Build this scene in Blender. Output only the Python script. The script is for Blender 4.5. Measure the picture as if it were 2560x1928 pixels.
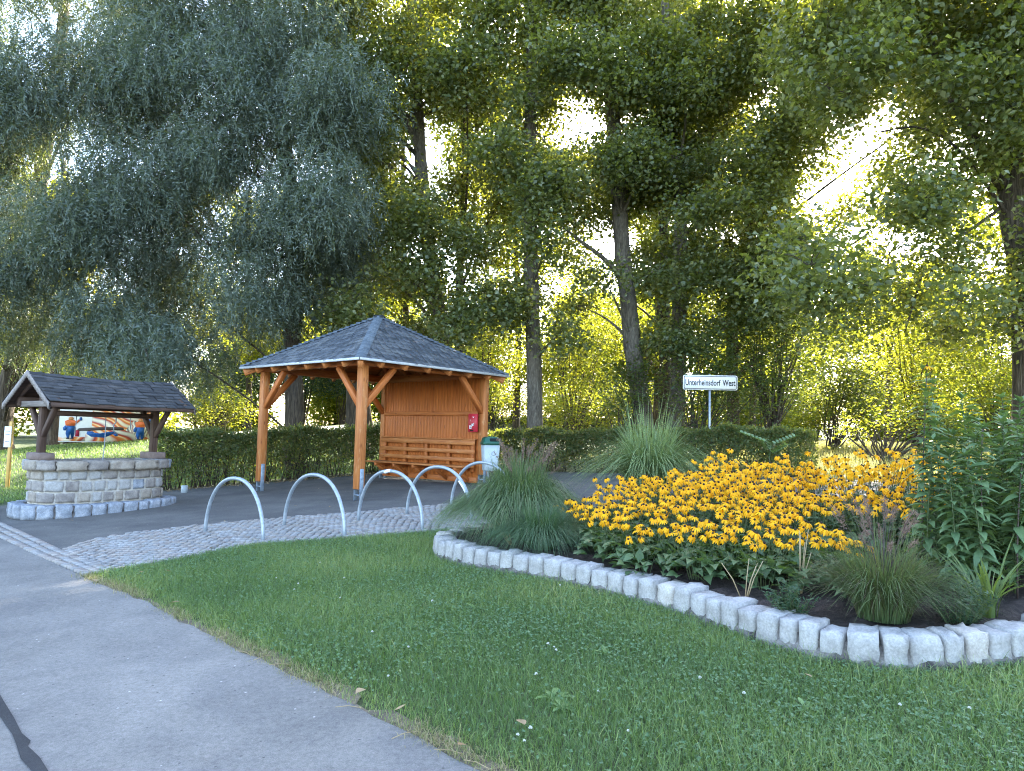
import bpy, bmesh, math, random
import numpy as np
from mathutils import Vector, Matrix, Euler
for o in list(bpy.data.objects): bpy.data.objects.remove(o)
C = bpy.context.scene.collection
SC = bpy.context.scene
R = math.radians
rnd = random.Random(7)
rng = np.random.default_rng(11)

# ------------------------------------------------------------------ camera, light
F_PX, PITCH, ROLL, HC = 1778.0, .070, .024, 1.6
cd = bpy.data.cameras.new('camera'); cam = bpy.data.objects.new('camera', cd); C.objects.link(cam)
cd.sensor_fit = 'HORIZONTAL'; cd.sensor_width = 36.0; cd.lens = 36.0*F_PX/2560.0
cd.clip_start = .05; cd.clip_end = 2000
cam.matrix_world = Matrix.Translation((0, 0, HC)) @ Matrix.Rotation(math.pi/2+PITCH, 4, 'X') @ Matrix.Rotation(ROLL, 4, 'Z')
SC.camera = cam
SUN_AZ, SUN_EL = R(22), R(37)
w = bpy.data.worlds.new('World'); SC.world = w; w.use_nodes = True
nt = w.node_tree; nt.nodes.clear()
sky = nt.nodes.new('ShaderNodeTexSky'); sky.sky_type = 'NISHITA'; sky.sun_disc = False
sky.sun_elevation = SUN_EL; sky.sun_rotation = SUN_AZ; sky.dust_density = 1.5; sky.air_density = 1.0; sky.ozone_density = .7
bgn = nt.nodes.new('ShaderNodeBackground'); bgn.inputs[1].default_value = .15
out = nt.nodes.new('ShaderNodeOutputWorld'); nt.links.new(sky.outputs[0], bgn.inputs[0]); nt.links.new(bgn.outputs[0], out.inputs[0])
sd = bpy.data.lights.new('sun', 'SUN'); sd.energy = 4.5; sd.angle = R(.5); sd.color = (1, .93, .8)
sun = bpy.data.objects.new('sun', sd); C.objects.link(sun)
to_sun = Vector((math.sin(SUN_AZ)*math.cos(SUN_EL), math.cos(SUN_AZ)*math.cos(SUN_EL), math.sin(SUN_EL)))
sun.rotation_euler = (-to_sun).to_track_quat('-Z', 'Y').to_euler(); sun.location = to_sun*60
SC.view_settings.view_transform = 'Standard'; SC.view_settings.look = 'None'
SC.view_settings.exposure = 3.4; SC.view_settings.gamma = 1
SC.render.engine = 'CYCLES'
cy = SC.cycles
cy.use_denoising = True; cy.denoising_prefilter = 'NONE'; cy.filter_width = 1.1; cy.max_bounces = 7; cy.diffuse_bounces = 3; cy.glossy_bounces = 2; cy.transmission_bounces = 5
cy.transparent_max_bounces = 6; cy.sample_clamp_indirect = 6; cy.caustics_reflective = False; cy.caustics_refractive = False

# ------------------------------------------------------------------ terrain
HL0, HL1 = (-8.3, 16.6), (-2.45, 21.85)      # left hedge line
HR0, HR1 = (-2.3, 21.6), (7.0, 16.4)         # right hedge line
def _nd(p0, p1):
    d = np.array([p1[0]-p0[0], p1[1]-p0[1]]); d = d/np.linalg.norm(d); return np.array([-d[1], d[0]])
NL, NR = _nd(HL0, HL1), _nd(HR0, HR1)
def H(x, y):
    x = np.asarray(x, float); y = np.asarray(y, float)
    xp = np.clip(x, -20, 13)+.15*(x-np.clip(x, -20, 13)); yp = np.clip(y, -12, 26)
    z = .046*xp+.030*yp
    d = (x-HL0[0])*NL[0]+(y-HL0[1])*NL[1]; d = d-np.clip((-9-x)*.9, 0, 6)*np.clip((22-y)/4, 0, 1)
    t = np.clip((d-.8)/13, 0, 1); amp = np.clip(.85+(x+16)*.085, .4, 1.9); z = z+amp*t*t*(3-2*t)+np.clip(d-13, 0, 80)*.02
    return z
def Hf(x, y): return float(H(x, y))
def ray(px, py):
    a, b = px-1280., py-964.; cr, sr = math.cos(ROLL), math.sin(ROLL)
    x = a*cr+b*sr; y = -a*sr+b*cr; u = -y/F_PX; c, s = math.cos(PITCH), math.sin(PITCH)
    return np.array([x/F_PX, c-u*s, s+u*c])
def at(px, py, Y):                                   # a point of the photograph at depth Y
    r = ray(px, py); return np.array([0, 0, HC])+r*Y/r[1]

# ------------------------------------------------------------------ materials
def new_mat(name):
    m = bpy.data.materials.new(name); m.use_nodes = True; n = m.node_tree; n.nodes.clear()
    o = n.nodes.new('ShaderNodeOutputMaterial'); p = n.nodes.new('ShaderNodeBsdfPrincipled'); n.links.new(p.outputs[0], o.inputs[0])
    return m, n, p, o
def rgb(c): return (c[0], c[1], c[2], 1)
def ramp(n, fac, stops):
    r = n.nodes.new('ShaderNodeValToRGB'); e = r.color_ramp.elements
    while len(e) < len(stops): e.new(.5)
    for i, (p, c) in enumerate(stops): e[i].position = p; e[i].color = rgb(c)
    n.links.new(fac, r.inputs[0]); return r.outputs[0]
def noise(n, scale, detail=4, rough=.55, vec=None, dist=0):
    t = n.nodes.new('ShaderNodeTexNoise'); t.inputs['Scale'].default_value = scale; t.inputs['Detail'].default_value = detail
    t.inputs['Roughness'].default_value = rough; t.inputs['Distortion'].default_value = dist
    if vec is not None: n.links.new(vec, t.inputs['Vector'])
    return t.outputs['Fac']
def coord(n, kind='Object', scale=(1, 1, 1)):
    t = n.nodes.new('ShaderNodeTexCoord'); mp = n.nodes.new('ShaderNodeMapping'); mp.inputs['Scale'].default_value = scale
    n.links.new(t.outputs[kind], mp.inputs[0]); return mp.outputs[0]
def attr(n, name, scale=None):
    a = n.nodes.new('ShaderNodeAttribute'); a.attribute_name = name
    if scale is None: return a.outputs['Fac']
    mp = n.nodes.new('ShaderNodeMapping'); mp.inputs['Scale'].default_value = scale; n.links.new(a.outputs['Vector'], mp.inputs[0]); return mp.outputs[0]
def mixc(n, fac, a, b, mode='MIX'):
    m = n.nodes.new('ShaderNodeMix'); m.data_type = 'RGBA'; m.blend_type = mode
    if isinstance(fac, (int, float)): m.inputs[0].default_value = fac
    else: n.links.new(fac, m.inputs[0])
    for s, v in ((6, a), (7, b)):
        if isinstance(v, tuple): m.inputs[s].default_value = rgb(v)
        else: n.links.new(v, m.inputs[s])
    return m.outputs[2]
def bump(n, p, h, strength=.5, dist=.01):
    b = n.nodes.new('ShaderNodeBump'); b.inputs['Strength'].default_value = strength; b.inputs['Distance'].default_value = dist
    n.links.new(h, b.inputs['Height']); n.links.new(b.outputs[0], p.inputs['Normal'])
def noisy(name, stops, scale, rough=.85, bstr=.4, bdist=.01, kind='Object', sc=(1, 1, 1), fine=None, spec=.3, metal=0):
    m, n, p, o = new_mat(name); v = coord(n, kind, sc); f = noise(n, scale, 6, .6, v); c = ramp(n, f, stops)
    if fine:
        g = noise(n, fine[0], 3, .6, v); c = mixc(n, fine[1], c, ramp(n, g, [(.3, (.25, .25, .25)), (.7, (1, 1, 1))]), 'MULTIPLY'); bump(n, p, g, bstr, bdist)
    else: bump(n, p, f, bstr, bdist)
    n.links.new(c, p.inputs['Base Color']); p.inputs['Roughness'].default_value = rough
    p.inputs['Specular IOR Level'].default_value = spec; p.inputs['Metallic'].default_value = metal
    return m
def leaf_mat(name, cols, trans, tfac=.4, rough=.5, spec=.35):
    m, n, p, o = new_mat(name); c = ramp(n, attr(n, 'rnd'), [(i/(max(1, len(cols)-1)), k) for i, k in enumerate(cols)])
    n.links.new(c, p.inputs['Base Color']); p.inputs['Roughness'].default_value = rough; p.inputs['Specular IOR Level'].default_value = spec
    t = n.nodes.new('ShaderNodeBsdfTranslucent'); n.links.new(mixc(n, attr(n, 'rnd'), trans[0], trans[1]), t.inputs[0])
    mx = n.nodes.new('ShaderNodeMixShader'); mx.inputs[0].default_value = tfac
    n.links.new(p.outputs[0], mx.inputs[1]); n.links.new(t.outputs[0], mx.inputs[2]); n.links.new(mx.outputs[0], o.inputs[0]); return m
def wood_mat(name, dark, light, knots=True, rough=.55, spec=.3, wear=None):
    m, n, p, o = new_mat(name); v = attr(n, 'gc', (1.3, 22, 22)); f = noise(n, 1.5, 5, .6, v, .6)
    c = ramp(n, f, [(.28, dark), (.62, light)])
    v2 = attr(n, 'gc', (.8, 3, 3)); c = mixc(n, .5, c, ramp(n, noise(n, 1.6, 3, .6, v2), [(.3, (.55, .5, .48)), (.62, (1, 1, 1))]), 'MULTIPLY')
    if knots:
        vo = n.nodes.new('ShaderNodeTexVoronoi'); vo.inputs['Scale'].default_value = 2.2; n.links.new(attr(n, 'gc', (1, 3.5, 3.5)), vo.inputs['Vector'])
        c = mixc(n, 1.0, c, ramp(n, vo.outputs['Distance'], [(.05, (.4, .3, .25)), (.13, (1, 1, 1))]), 'MULTIPLY')
    if wear:
        c = mixc(n, ramp(n, noise(n, 3, 6, .7, attr(n, 'gc', (1, 3, 3))), [(.55, (0, 0, 0)), (.72, (1, 1, 1))]), c, wear)
    n.links.new(c, p.inputs['Base Color']); p.inputs['Roughness'].default_value = rough; p.inputs['Specular IOR Level'].default_value = spec
    bump(n, p, f, .25, .004); return m
def plain(name, col, rough=.5, metal=0, spec=.4, var=.15, scale=9):
    m, n, p, o = new_mat(name); f = noise(n, scale, 4, .6, coord(n))
    n.links.new(ramp(n, f, [(.3, tuple(k*(1-var) for k in col)), (.7, tuple(min(1, k*(1+var)) for k in col))]), p.inputs['Base Color'])
    p.inputs['Roughness'].default_value = rough; p.inputs['Metallic'].default_value = metal; p.inputs['Specular IOR Level'].default_value = spec; return m

M = {}
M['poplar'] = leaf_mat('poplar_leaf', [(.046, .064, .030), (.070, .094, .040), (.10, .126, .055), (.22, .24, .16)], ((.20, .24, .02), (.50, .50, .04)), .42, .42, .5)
M['sunlit_leaf'] = leaf_mat('lit_leaf', [(.05, .075, .02), (.085, .11, .03), (.11, .13, .035)], ((.22, .30, .02), (.72, .66, .04)), .47, .5, .35)  # sunlit look put into the leaf colour: paler, yellower foliage
M['shade_leaf'] = leaf_mat('shaded_shrub_leaf', [(.025, .045, .02), (.04, .065, .024), (.055, .085, .03)], ((.12, .18, .015), (.34, .38, .03)), .36, .45, .45)  # shaded look put into the leaf colour: darker undergrowth
M['willow'] = leaf_mat('willow_leaf', [(.072, .098, .078), (.105, .136, .11), (.155, .19, .165)], ((.10, .15, .03), (.26, .28, .05)), .30, .45, .45)
M['hedge'] = leaf_mat('hedge_leaf', [(.035, .06, .02), (.06, .088, .028), (.09, .115, .04), (.12, .09, .04)], ((.18, .24, .02), (.42, .42, .05)), .38, .5, .35)
M['conifer'] = leaf_mat('far_leaf', [(.035, .06, .045), (.05, .08, .055), (.065, .1, .06)], ((.08, .14, .04), (.16, .22, .05)), .3, .6, .3)
M['rud_leaf'] = leaf_mat('coneflower_leaf', [(.045, .085, .036), (.062, .112, .045), (.09, .14, .06)], ((.08, .16, .02), (.2, .3, .03)), .25, .5, .4)
M['tall_leaf'] = leaf_mat('sunflower_leaf', [(.09, .15, .065), (.125, .195, .085), (.165, .235, .105)], ((.12, .2, .03), (.26, .36, .05)), .3, .5, .4)
M['aster_leaf'] = leaf_mat('aster_leaf', [(.03, .065, .035), (.045, .09, .045)], ((.08, .16, .03), (.14, .24, .05)), .25, .5, .35)
M['fountain'] = leaf_mat('fountain_grass_blade', [(.045, .085, .032), (.07, .12, .045), (.10, .15, .06), (.15, .17, .09)], ((.12, .2, .03), (.26, .34, .08)), .28, .45, .45)
M['mound'] = leaf_mat('blue_green_blade', [(.035, .075, .032), (.05, .10, .042), (.075, .13, .06)], ((.08, .16, .03), (.16, .26, .06)), .26, .45, .45)
M['switch'] = leaf_mat('switchgrass_blade', [(.11, .07, .06), (.06, .095, .035), (.075, .115, .045), (.10, .14, .055)], ((.2, .22, .05), (.28, .34, .08)), .3, .5, .35)
M['iris'] = leaf_mat('iris_blade', [(.07, .11, .035), (.10, .14, .045)], ((.2, .28, .03), (.3, .38, .05)), .3, .5, .4)
M['grass'] = leaf_mat('lawn_blade', [(.085, .14, .05), (.13, .195, .064), (.185, .25, .082), (.32, .30, .13)], ((.12, .24, .03), (.3, .42, .06)), .32, .55, .3)
M['meadow'] = leaf_mat('dry_grass_blade', [(.10, .13, .03), (.22, .2, .08), (.3, .26, .12)], ((.4, .42, .08), (.6, .52, .2)), .4, .6, .2)
M['edge'] = leaf_mat('dry_edge_blade', [(.13, .16, .05), (.26, .22, .11), (.36, .3, .18)], ((.3, .3, .08), (.4, .34, .16)), .25, .6, .2)
M['weed'] = leaf_mat('weed_leaf', [(.10, .18, .06), (.15, .24, .08)], ((.2, .32, .04), (.28, .4, .06)), .25, .5, .35)
M['clover'] = leaf_mat('clover_leaf', [(.045, .10, .035), (.085, .16, .075), (.13, .21, .10)], ((.12, .25, .03), (.2, .32, .05)), .25, .5, .35)
M['petal'] = leaf_mat('golden_petal', [(.78, .35, .004), (.85, .43, .006), (.88, .50, .010)], ((.85, .42, .01), (.9, .5, .02)), .35, .55, .25)
M['plume'] = leaf_mat('plume', [(.16, .10, .085), (.22, .15, .12)], ((.3, .2, .12), (.3, .2, .12)), .25, .7, .2)
M['deadleaf'] = leaf_mat('fallen_leaf', [(.28, .2, .11), (.34, .26, .16), (.22, .13, .06)], ((.4, .3, .1), (.4, .3, .1)), .15, .7, .2)
M['zebra'] = None
def zebra():
    m = leaf_mat('zebra_grass_blade', [(.10, .17, .07), (.15, .21, .10)], ((.12, .22, .03), (.26, .34, .08)), .28, .45, .4); n = m.node_tree
    p = [k for k in n.nodes if k.type == 'BSDF_PRINCIPLED'][0]; src = p.inputs['Base Color'].links[0].from_socket
    wv = n.nodes.new('ShaderNodeTexWave'); wv.wave_type = 'BANDS'; wv.bands_direction = 'X'; wv.inputs['Scale'].default_value = 1.0
    n.links.new(attr(n, 'gc', (9, 1, 1)), wv.inputs['Vector'])
    n.links.new(mixc(n, ramp(n, wv.outputs['Fac'], [(.78, (0, 0, 0)), (.92, (1, 1, 1))]), src, (.36, .38, .14)), p.inputs['Base Color']); return m
M['zebra'] = zebra()
M['core'] = plain('dark_cone', (.018, .009, .005), .8, var=.4, scale=200)
M['stem'] = plain('green_stem', (.06, .085, .03), .6); M['stem_dark'] = plain('purple_stem', (.06, .04, .035), .6)
M['straw'] = plain('straw_stalk', (.30, .225, .125), .7, var=.25)
M['bark'] = noisy('grey_poplar_bark', [(.25, (.07, .058, .045)), (.5, (.16, .135, .105)), (.75, (.26, .23, .18))], 5, .9, .9, .04, sc=(2.5, 2.5, .6), fine=(14, .7))
M['bark_dark'] = noisy('furrowed_willow_bark', [(.3, (.045, .036, .028)), (.55, (.13, .10, .075)), (.75, (.22, .18, .13))], 6, .95, 1, .07, sc=(3, 3, .35), fine=(9, .8))
M['wood'] = wood_mat('orange_glazed_wood', (.26, .062, .014), (.46, .145, .034))
M['wood_lt'] = wood_mat('weathered_orange_wood', (.28, .08, .02), (.47, .175, .05), wear=(.46, .24, .11))
M['wood_panel'] = wood_mat('orange_panel_wood', (.33, .085, .018), (.47, .14, .030), rough=.5)
M['wood_dk'] = wood_mat('dark_brown_wood', (.045, .028, .022), (.11, .07, .055), False, .75, .2)
M['wood_grey'] = wood_mat('weathered_grey_wood', (.12, .10, .09), (.27, .24, .22), False, .8, .2)
M['steel'] = noisy('galvanised_steel', [(.3, (.22, .255, .29)), (.7, (.34, .375, .42))], 18, .42, .1, .002, metal=.5)
M['steel_foot'] = noisy('dull_steel', [(.3, (.16, .2, .25)), (.7, (.3, .35, .42))], 12, .5, .1, .002, metal=.4)
M['flash'] = plain('grey_metal_trim', (.36, .37, .38), .45, .3)
def shingle_mat(name, cols, moss=(.2, .2, .19)):
    m, n, p, o = new_mat(name); v = coord(n)
    c = ramp(n, attr(n, 'rnd'), [(i/(len(cols)-1), k) for i, k in enumerate(cols)])
    c = mixc(n, ramp(n, noise(n, 2.2, 6, .7, v), [(.52, (0, 0, 0)), (.72, (.7, .7, .7))]), c, moss)
    c = mixc(n, .6, c, ramp(n, noise(n, 60, 3, .7, v), [(.3, (.4, .4, .4)), (.65, (1.0, 1.0, 1.0))]), 'MULTIPLY')
    n.links.new(c, p.inputs['Base Color']); p.inputs['Roughness'].default_value = .75; p.inputs['Specular IOR Level'].default_value = .35
    bump(n, p, noise(n, 90, 3, .6, v), .4, .004); return m
M['shingle'] = shingle_mat('slate_grey_bitumen_shingle', [(.035, .042, .052), (.07, .08, .097), (.12, .13, .145)])
M['hipcap'] = shingle_mat('blue_grey_hip_shingle', [(.07, .09, .115), (.12, .145, .175)], (.15, .17, .19))
M['wellroof'] = shingle_mat('weathered_black_shingle', [(.028, .03, .035), (.045, .048, .055), (.07, .072, .08)], (.14, .13, .13))
M['granite'] = noisy('pale_granite', [(.22, (.17, .155, .145)), (.36, (.29, .275, .26)), (.55, (.38, .365, .35)), (.75, (.45, .43, .40))], 6, .85, .5, .006, fine=(70, .45))
M['granite_warm'] = noisy('warm_granite', [(.25, (.32, .285, .25)), (.5, (.44, .40, .36)), (.75, (.5, .47, .43))], 6, .85, .5, .006, fine=(70, .45))
M['cob1'] = noisy('grey_cobble', [(.3, (.20, .195, .19)), (.7, (.34, .33, .32))], 5, .85, .5, .006, fine=(60, .45))
M['cob2'] = noisy('warm_cobble', [(.3, (.22, .195, .17)), (.7, (.34, .31, .28))], 5, .85, .5, .006, fine=(60, .45))
M['granite_blue'] = noisy('blue_grey_granite', [(.3, (.17, .19, .22)), (.5, (.27, .29, .33)), (.7, (.4, .41, .44))], 9, .85, .6, .008, fine=(60, .5))
M['sand_grey'] = noisy('grey_sandstone', [(.25, (.15, .13, .12)), (.5, (.26, .23, .21)), (.75, (.36, .32, .28))], 7, .9, .6, .008, fine=(50, .4))
M['sand_warm'] = noisy('tan_sandstone', [(.25, (.22, .18, .15)), (.5, (.31, .265, .22)), (.75, (.39, .35, .30))], 7, .9, .6, .008, fine=(50, .4))
M['sand_pale'] = noisy('pale_sandstone', [(.25, (.25, .235, .225)), (.5, (.34, .325, .31)), (.75, (.42, .40, .385))], 7, .9, .6, .008, fine=(50, .4))
M['mortar'] = noisy('lime_mortar', [(.3, (.33, .29, .245)), (.6, (.45, .41, .36))], 14, .95, .6, .006, fine=(90, .3))
M['mortar_dark'] = noisy('dirty_mortar', [(.35, (.06, .052, .048)), (.55, (.2, .18, .165)), (.75, (.3, .28, .26))], 9, .95, .8, .01, fine=(60, .5))
M['redstone'] = noisy('red_sandstone', [(.3, (.12, .085, .075)), (.7, (.21, .155, .135))], 8, .9, .5, .006)
def asphalt(name, a, b, big=.8, spots=True):
    m, n, p, o = new_mat(name); v = coord(n)
    c = ramp(n, noise(n, big, 6, .62, v), [(.3, a), (.7, b)])
    g = noise(n, 170, 3, .7, v); c = mixc(n, .55, c, ramp(n, g, [(.3, (.35, .35, .35)), (.7, (1.35, 1.35, 1.35))]), 'MULTIPLY')
    if spots:
        vo = n.nodes.new('ShaderNodeTexVoronoi'); vo.inputs['Scale'].default_value = 7; n.links.new(v, vo.inputs['Vector'])
        c = mixc(n, ramp(n, vo.outputs['Distance'], [(.03, (1, 1, 1)), (.06, (0, 0, 0))]), c, (.4, .38, .36))
        vo = n.nodes.new('ShaderNodeTexVoronoi'); vo.inputs['Scale'].default_value = 11; n.links.new(v, vo.inputs['Vector'])
        c = mixc(n, ramp(n, vo.outputs['Distance'], [(.05, (1, 1, 1)), (.1, (0, 0, 0))]), c, tuple(k*.6 for k in a))
    n.links.new(c, p.inputs['Base Color']); p.inputs['Roughness'].default_value = .9; p.inputs['Specular IOR Level'].default_value = .25
    g2_ = noise(n, 34, 4, .75, v); c = mixc(n, .5, c, ramp(n, g2_, [(.32, (.55, .55, .55)), (.62, (1.2, 1.2, 1.2))]), 'MULTIPLY')
    c = mixc(n, .6, c, ramp(n, noise(n, .9, 5, .65, v, 1.2), [(.36, (.72, .72, .74)), (.6, (1.12, 1.1, 1.06))]), 'MULTIPLY'); n.links.new(c, p.inputs['Base Color'])
    bump(n, p, g, .6, .006); return m
M['road'] = asphalt('worn_road_asphalt', (.13, .125, .118), (.22, .21, .196), .55)
M['plaza'] = asphalt('dark_plaza_asphalt', (.08, .078, .076), (.135, .13, .122), 1.2)
M['tar'] = asphalt('fresh_tar_patch', (.03, .03, .032), (.045, .045, .048), 2, False)
M['joint'] = noisy('sandy_joint', [(.3, (.10, .09, .075)), (.7, (.2, .18, .155))], 12, .95, .5, .006, fine=(80, .4))
M['soil'] = noisy('mulch_soil', [(.3, (.025, .018, .014)), (.6, (.07, .05, .042)), (.8, (.13, .1, .09))], 16, .95, 1, .02, fine=(60, .6))
M['earth'] = noisy('grassy_earth', [(.3, (.04, .055, .02)), (.6, (.065, .085, .03)), (.8, (.12, .11, .055))], 3, .95, .8, .02, fine=(40, .5))
M['verge'] = noisy('dry_verge_earth', [(.3, (.09, .075, .05)), (.7, (.2, .165, .115))], 8, .95, .8, .01, fine=(60, .5))
M['gravel'] = noisy('pale_gravel', [(.3, (.42, .4, .36)), (.7, (.58, .55, .5))], 10, .95, .5, .01, fine=(60, .4))
M['white'] = plain('white_paint', (.74, .74, .76), .45, var=.05); M['blossom'] = plain('clover_blossom_white', (.5, .5, .44), .8); M['black'] = plain('black_paint', (.02, .02, .022), .5)
M['bin_grey'] = plain('grey_plastic', (.33, .37, .39), .45, var=.08); M['bin_green'] = plain('dark_green_plastic', (.008, .065, .04), .35, var=.1)
M['red'] = plain('crimson_paint', (.40, .02, .035), .4, var=.1); M['hole_shade'] = plain('opening_shade', (.006, .008, .008), .9)  # last one: near-black colour standing in for shade inside openings
M['yellow'] = plain('yellow_wood', (.5, .3, .08), .6, var=.15); M['blue'] = plain('mural_blue', (.02, .10, .33), .6, var=.35, scale=6)
M['orange'] = plain('mural_orange', (.72, .16, .05), .6, var=.2); M['skin'] = plain('mural_ochre', (.55, .24, .1), .6)
M['brown'] = plain('mural_brown', (.06, .045, .045), .6, var=.35, scale=5); M['mred'] = plain('mural_red', (.35, .02, .05), .6)

# ------------------------------------------------------------------ mesh helpers
def fast_mesh(name, V, loops, sizes, smooth=False, rndf=None, gc=None, mats=(), midx=None):
    me = bpy.data.meshes.new(name); V = np.asarray(V, np.float32)
    me.vertices.add(len(V)); me.vertices.foreach_set('co', V.ravel())
    loops = np.asarray(loops, np.int32).ravel(); sizes = np.asarray(sizes, np.int32)
    me.loops.add(len(loops)); me.loops.foreach_set('vertex_index', loops)
    me.polygons.add(len(sizes)); st = np.zeros(len(sizes), np.int32); st[1:] = np.cumsum(sizes)[:-1]
    me.polygons.foreach_set('loop_start', st)
    if smooth: me.polygons.foreach_set('use_smooth', np.ones(len(sizes), bool))
    if midx is not None: me.polygons.foreach_set('material_index', np.asarray(midx, np.int32))
    if rndf is not None:
        a = me.attributes.new('rnd', 'FLOAT', 'FACE'); a.data.foreach_set('value', np.asarray(rndf, np.float32))
    if gc is not None:
        a = me.attributes.new('gc', 'FLOAT_VECTOR', 'POINT'); a.data.foreach_set('vector', np.asarray(gc, np.float32).ravel())
    for m in mats: me.materials.append(m)
    me.update(calc_edges=True); return me
def link(name, me, parent=None, loc=(0, 0, 0), rot=(0, 0, 0)):
    o = bpy.data.objects.new(name, me); C.objects.link(o); o.location = loc; o.rotation_euler = rot
    if parent is not None: o.parent = parent
    return o
def tag(o, label=None, cat=None, group=None, kind=None):
    if label: o['label'] = label
    if cat: o['category'] = cat
    if group: o['group'] = group
    if kind: o['kind'] = kind
    return o
def thing(name, label, cat, loc=(0, 0, 0), rz=0, group=None):
    o = bpy.data.objects.new(name, None); C.objects.link(o); o.location = loc; o.rotation_euler = (0, 0, rz); o.empty_display_size = .2
    return tag(o, label, cat, group)
class MB:
    def __init__(s): s.v = []; s.f = []; s.g = []; s.m = []; s.n = 0; s.mi = 0
    def add(s, v, f, g=None):
        v = np.asarray(v, float); s.v.append(v); s.f += [[i+s.n for i in q] for q in f]; s.m += [s.mi]*len(f)
        s.g.append((v if g is None else np.asarray(g, float))+np.array([rnd.random()*9, rnd.random()*9, rnd.random()*9])); s.n += len(v)
    def box(s, c, d, M3=None, bev=0.0):
        h = np.array(d)/2.; b = min(bev, *(h*.8)) if bev else 0
        if b:
            pts = []; 
            for sx in (-1, 1):
                for sy in (-1, 1):
                    for sz in (-1, 1):
                        pts += [(sx*(h[0]-b), sy*(h[1]-b), sz*h[2]), (sx*(h[0]-b), sy*h[1], sz*(h[2]-b)), (sx*h[0], sy*(h[1]-b), sz*(h[2]-b))]
            bm = bmesh.new(); vs = [bm.verts.new(p) for p in pts]; bmesh.ops.convex_hull(bm, input=vs)
            bm.verts.ensure_lookup_table(); bm.verts.index_update(); bm.normal_update()
            v = np.array([p.co[:] for p in bm.verts]); f = [[q.index for q in fa.verts] for fa in bm.faces]; bm.free()
        else:
            v = np.array([(x, y, z) for x in (-h[0], h[0]) for y in (-h[1], h[1]) for z in (-h[2], h[2])])
            f = [(0, 1, 3, 2), (4, 6, 7, 5), (0, 4, 5, 1), (2, 3, 7, 6), (0, 2, 6, 4), (1, 5, 7, 3)]
        k = int(np.argmax(d)); g = v[:, [k, (k+1) % 3, (k+2) % 3]]
        if M3 is not None: v = v @ np.asarray(M3).T
        s.add(v+np.asarray(c), f, g)
    def bar(s, p0, p1, wd, ht, up=(0, 0, 1), bev=.006):
        p0 = np.asarray(p0, float); p1 = np.asarray(p1, float); x = p1-p0; L = np.linalg.norm(x); x = x/L
        y = np.cross(up, x); y = y/np.linalg.norm(y); z = np.cross(x, y)
        s.box((p0+p1)/2, (L, wd, ht), np.stack([x, y, z], 1), bev)
    def tube(s, P, r, n=10, cap=True, jit=0):
        P = np.asarray(P, float); r = np.broadcast_to(np.asarray(r, float), (len(P),))
        T = np.gradient(P, axis=0); T /= np.linalg.norm(T, axis=1)[:, None]+1e-9
        a = np.array([0, 0, 1.]) if abs(T[0][2]) < .9 else np.array([1., 0, 0]); V = []; G = []; L = 0
        nrm = np.cross(T[0], a); nrm /= np.linalg.norm(nrm)
        for i in range(len(P)):
            nrm = nrm-T[i]*np.dot(nrm, T[i]); nrm /= np.linalg.norm(nrm); b = np.cross(T[i], nrm)
            th = np.arange(n)*2*math.pi/n; rr = r[i]*(1+(jit*rng.normal(size=n) if jit else 0))
            V.append(P[i]+np.outer(np.cos(th)*rr, nrm)+np.outer(np.sin(th)*rr, b))
            if i: L += np.linalg.norm(P[i]-P[i-1])
            G.append(np.stack([np.full(n, L), np.cos(th)*r[i], np.sin(th)*r[i]], 1))
        V = np.concatenate(V); f = []
        for i in range(len(P)-1):
            for k in range(n): f.append((i*n+k, i*n+(k+1) % n, (i+1)*n+(k+1) % n, (i+1)*n+k))
        if cap: f.append(tuple(range(n-1, -1, -1))); f.append(tuple((len(P)-1)*n+k for k in range(n)))
        s.add(V, f, np.concatenate(G))
    def prism(s, poly, z0, z1):                           # poly: xy list, straight up
        n = len(poly); v = [(x, y, z0) for x, y in poly]+[(x, y, z1) for x, y in poly]
        f = [tuple(range(n-1, -1, -1)), tuple(range(n, 2*n))]+[(i, (i+1) % n, n+(i+1) % n, n+i) for i in range(n)]
        s.add(v, f)
    def lathe(s, prof, n=20, c=(0, 0, 0)):
        v = [(r*math.cos(2*math.pi*k/n)+c[0], r*math.sin(2*math.pi*k/n)+c[1], z+c[2]) for r, z in prof for k in range(n)]
        f = [(i*n+k, i*n+(k+1) % n, (i+1)*n+(k+1) % n, (i+1)*n+k) for i in range(len(prof)-1) for k in range(n)]
        s.add(v, f)
    def build(s, name, mat, parent=None, smooth=False, loc=(0, 0, 0), rot=(0, 0, 0)):
        mats = mat if isinstance(mat, (list, tuple)) else [mat]
        loops = [i for q in s.f for i in q]; me = fast_mesh(name, np.concatenate(s.v), loops, [len(q) for q in s.f], smooth, rng.random(len(s.f)), np.concatenate(s.g), mats, s.m)
        return link(name, me, parent, loc, rot)
def unit(a): return a/(np.linalg.norm(a, axis=-1, keepdims=True)+1e-9)
# simple kite leaves (many): base point, axis, normal, length, width
def kite_leaves(P, A, N, L, Wd, fold=.18):
    A = unit(A); S = unit(np.cross(A, N)); N = np.cross(S, A); L = L[:, None]; Wd = Wd[:, None]; n = len(P)
    m = P+A*L*.42+N*Wd*fold
    V = np.stack([P, m+S*Wd*.5, P+A*L, m-S*Wd*.5], 1); V[:, 0] -= N*0; 
    idx = np.arange(n)[:, None]*4; loops = np.concatenate([idx+np.array([0, 3, 2]), idx+np.array([0, 2, 1])], 1)
    return V.reshape(-1, 3), loops.ravel(), np.full(2*n, 3), np.repeat(rng.random(n), 2)
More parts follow.
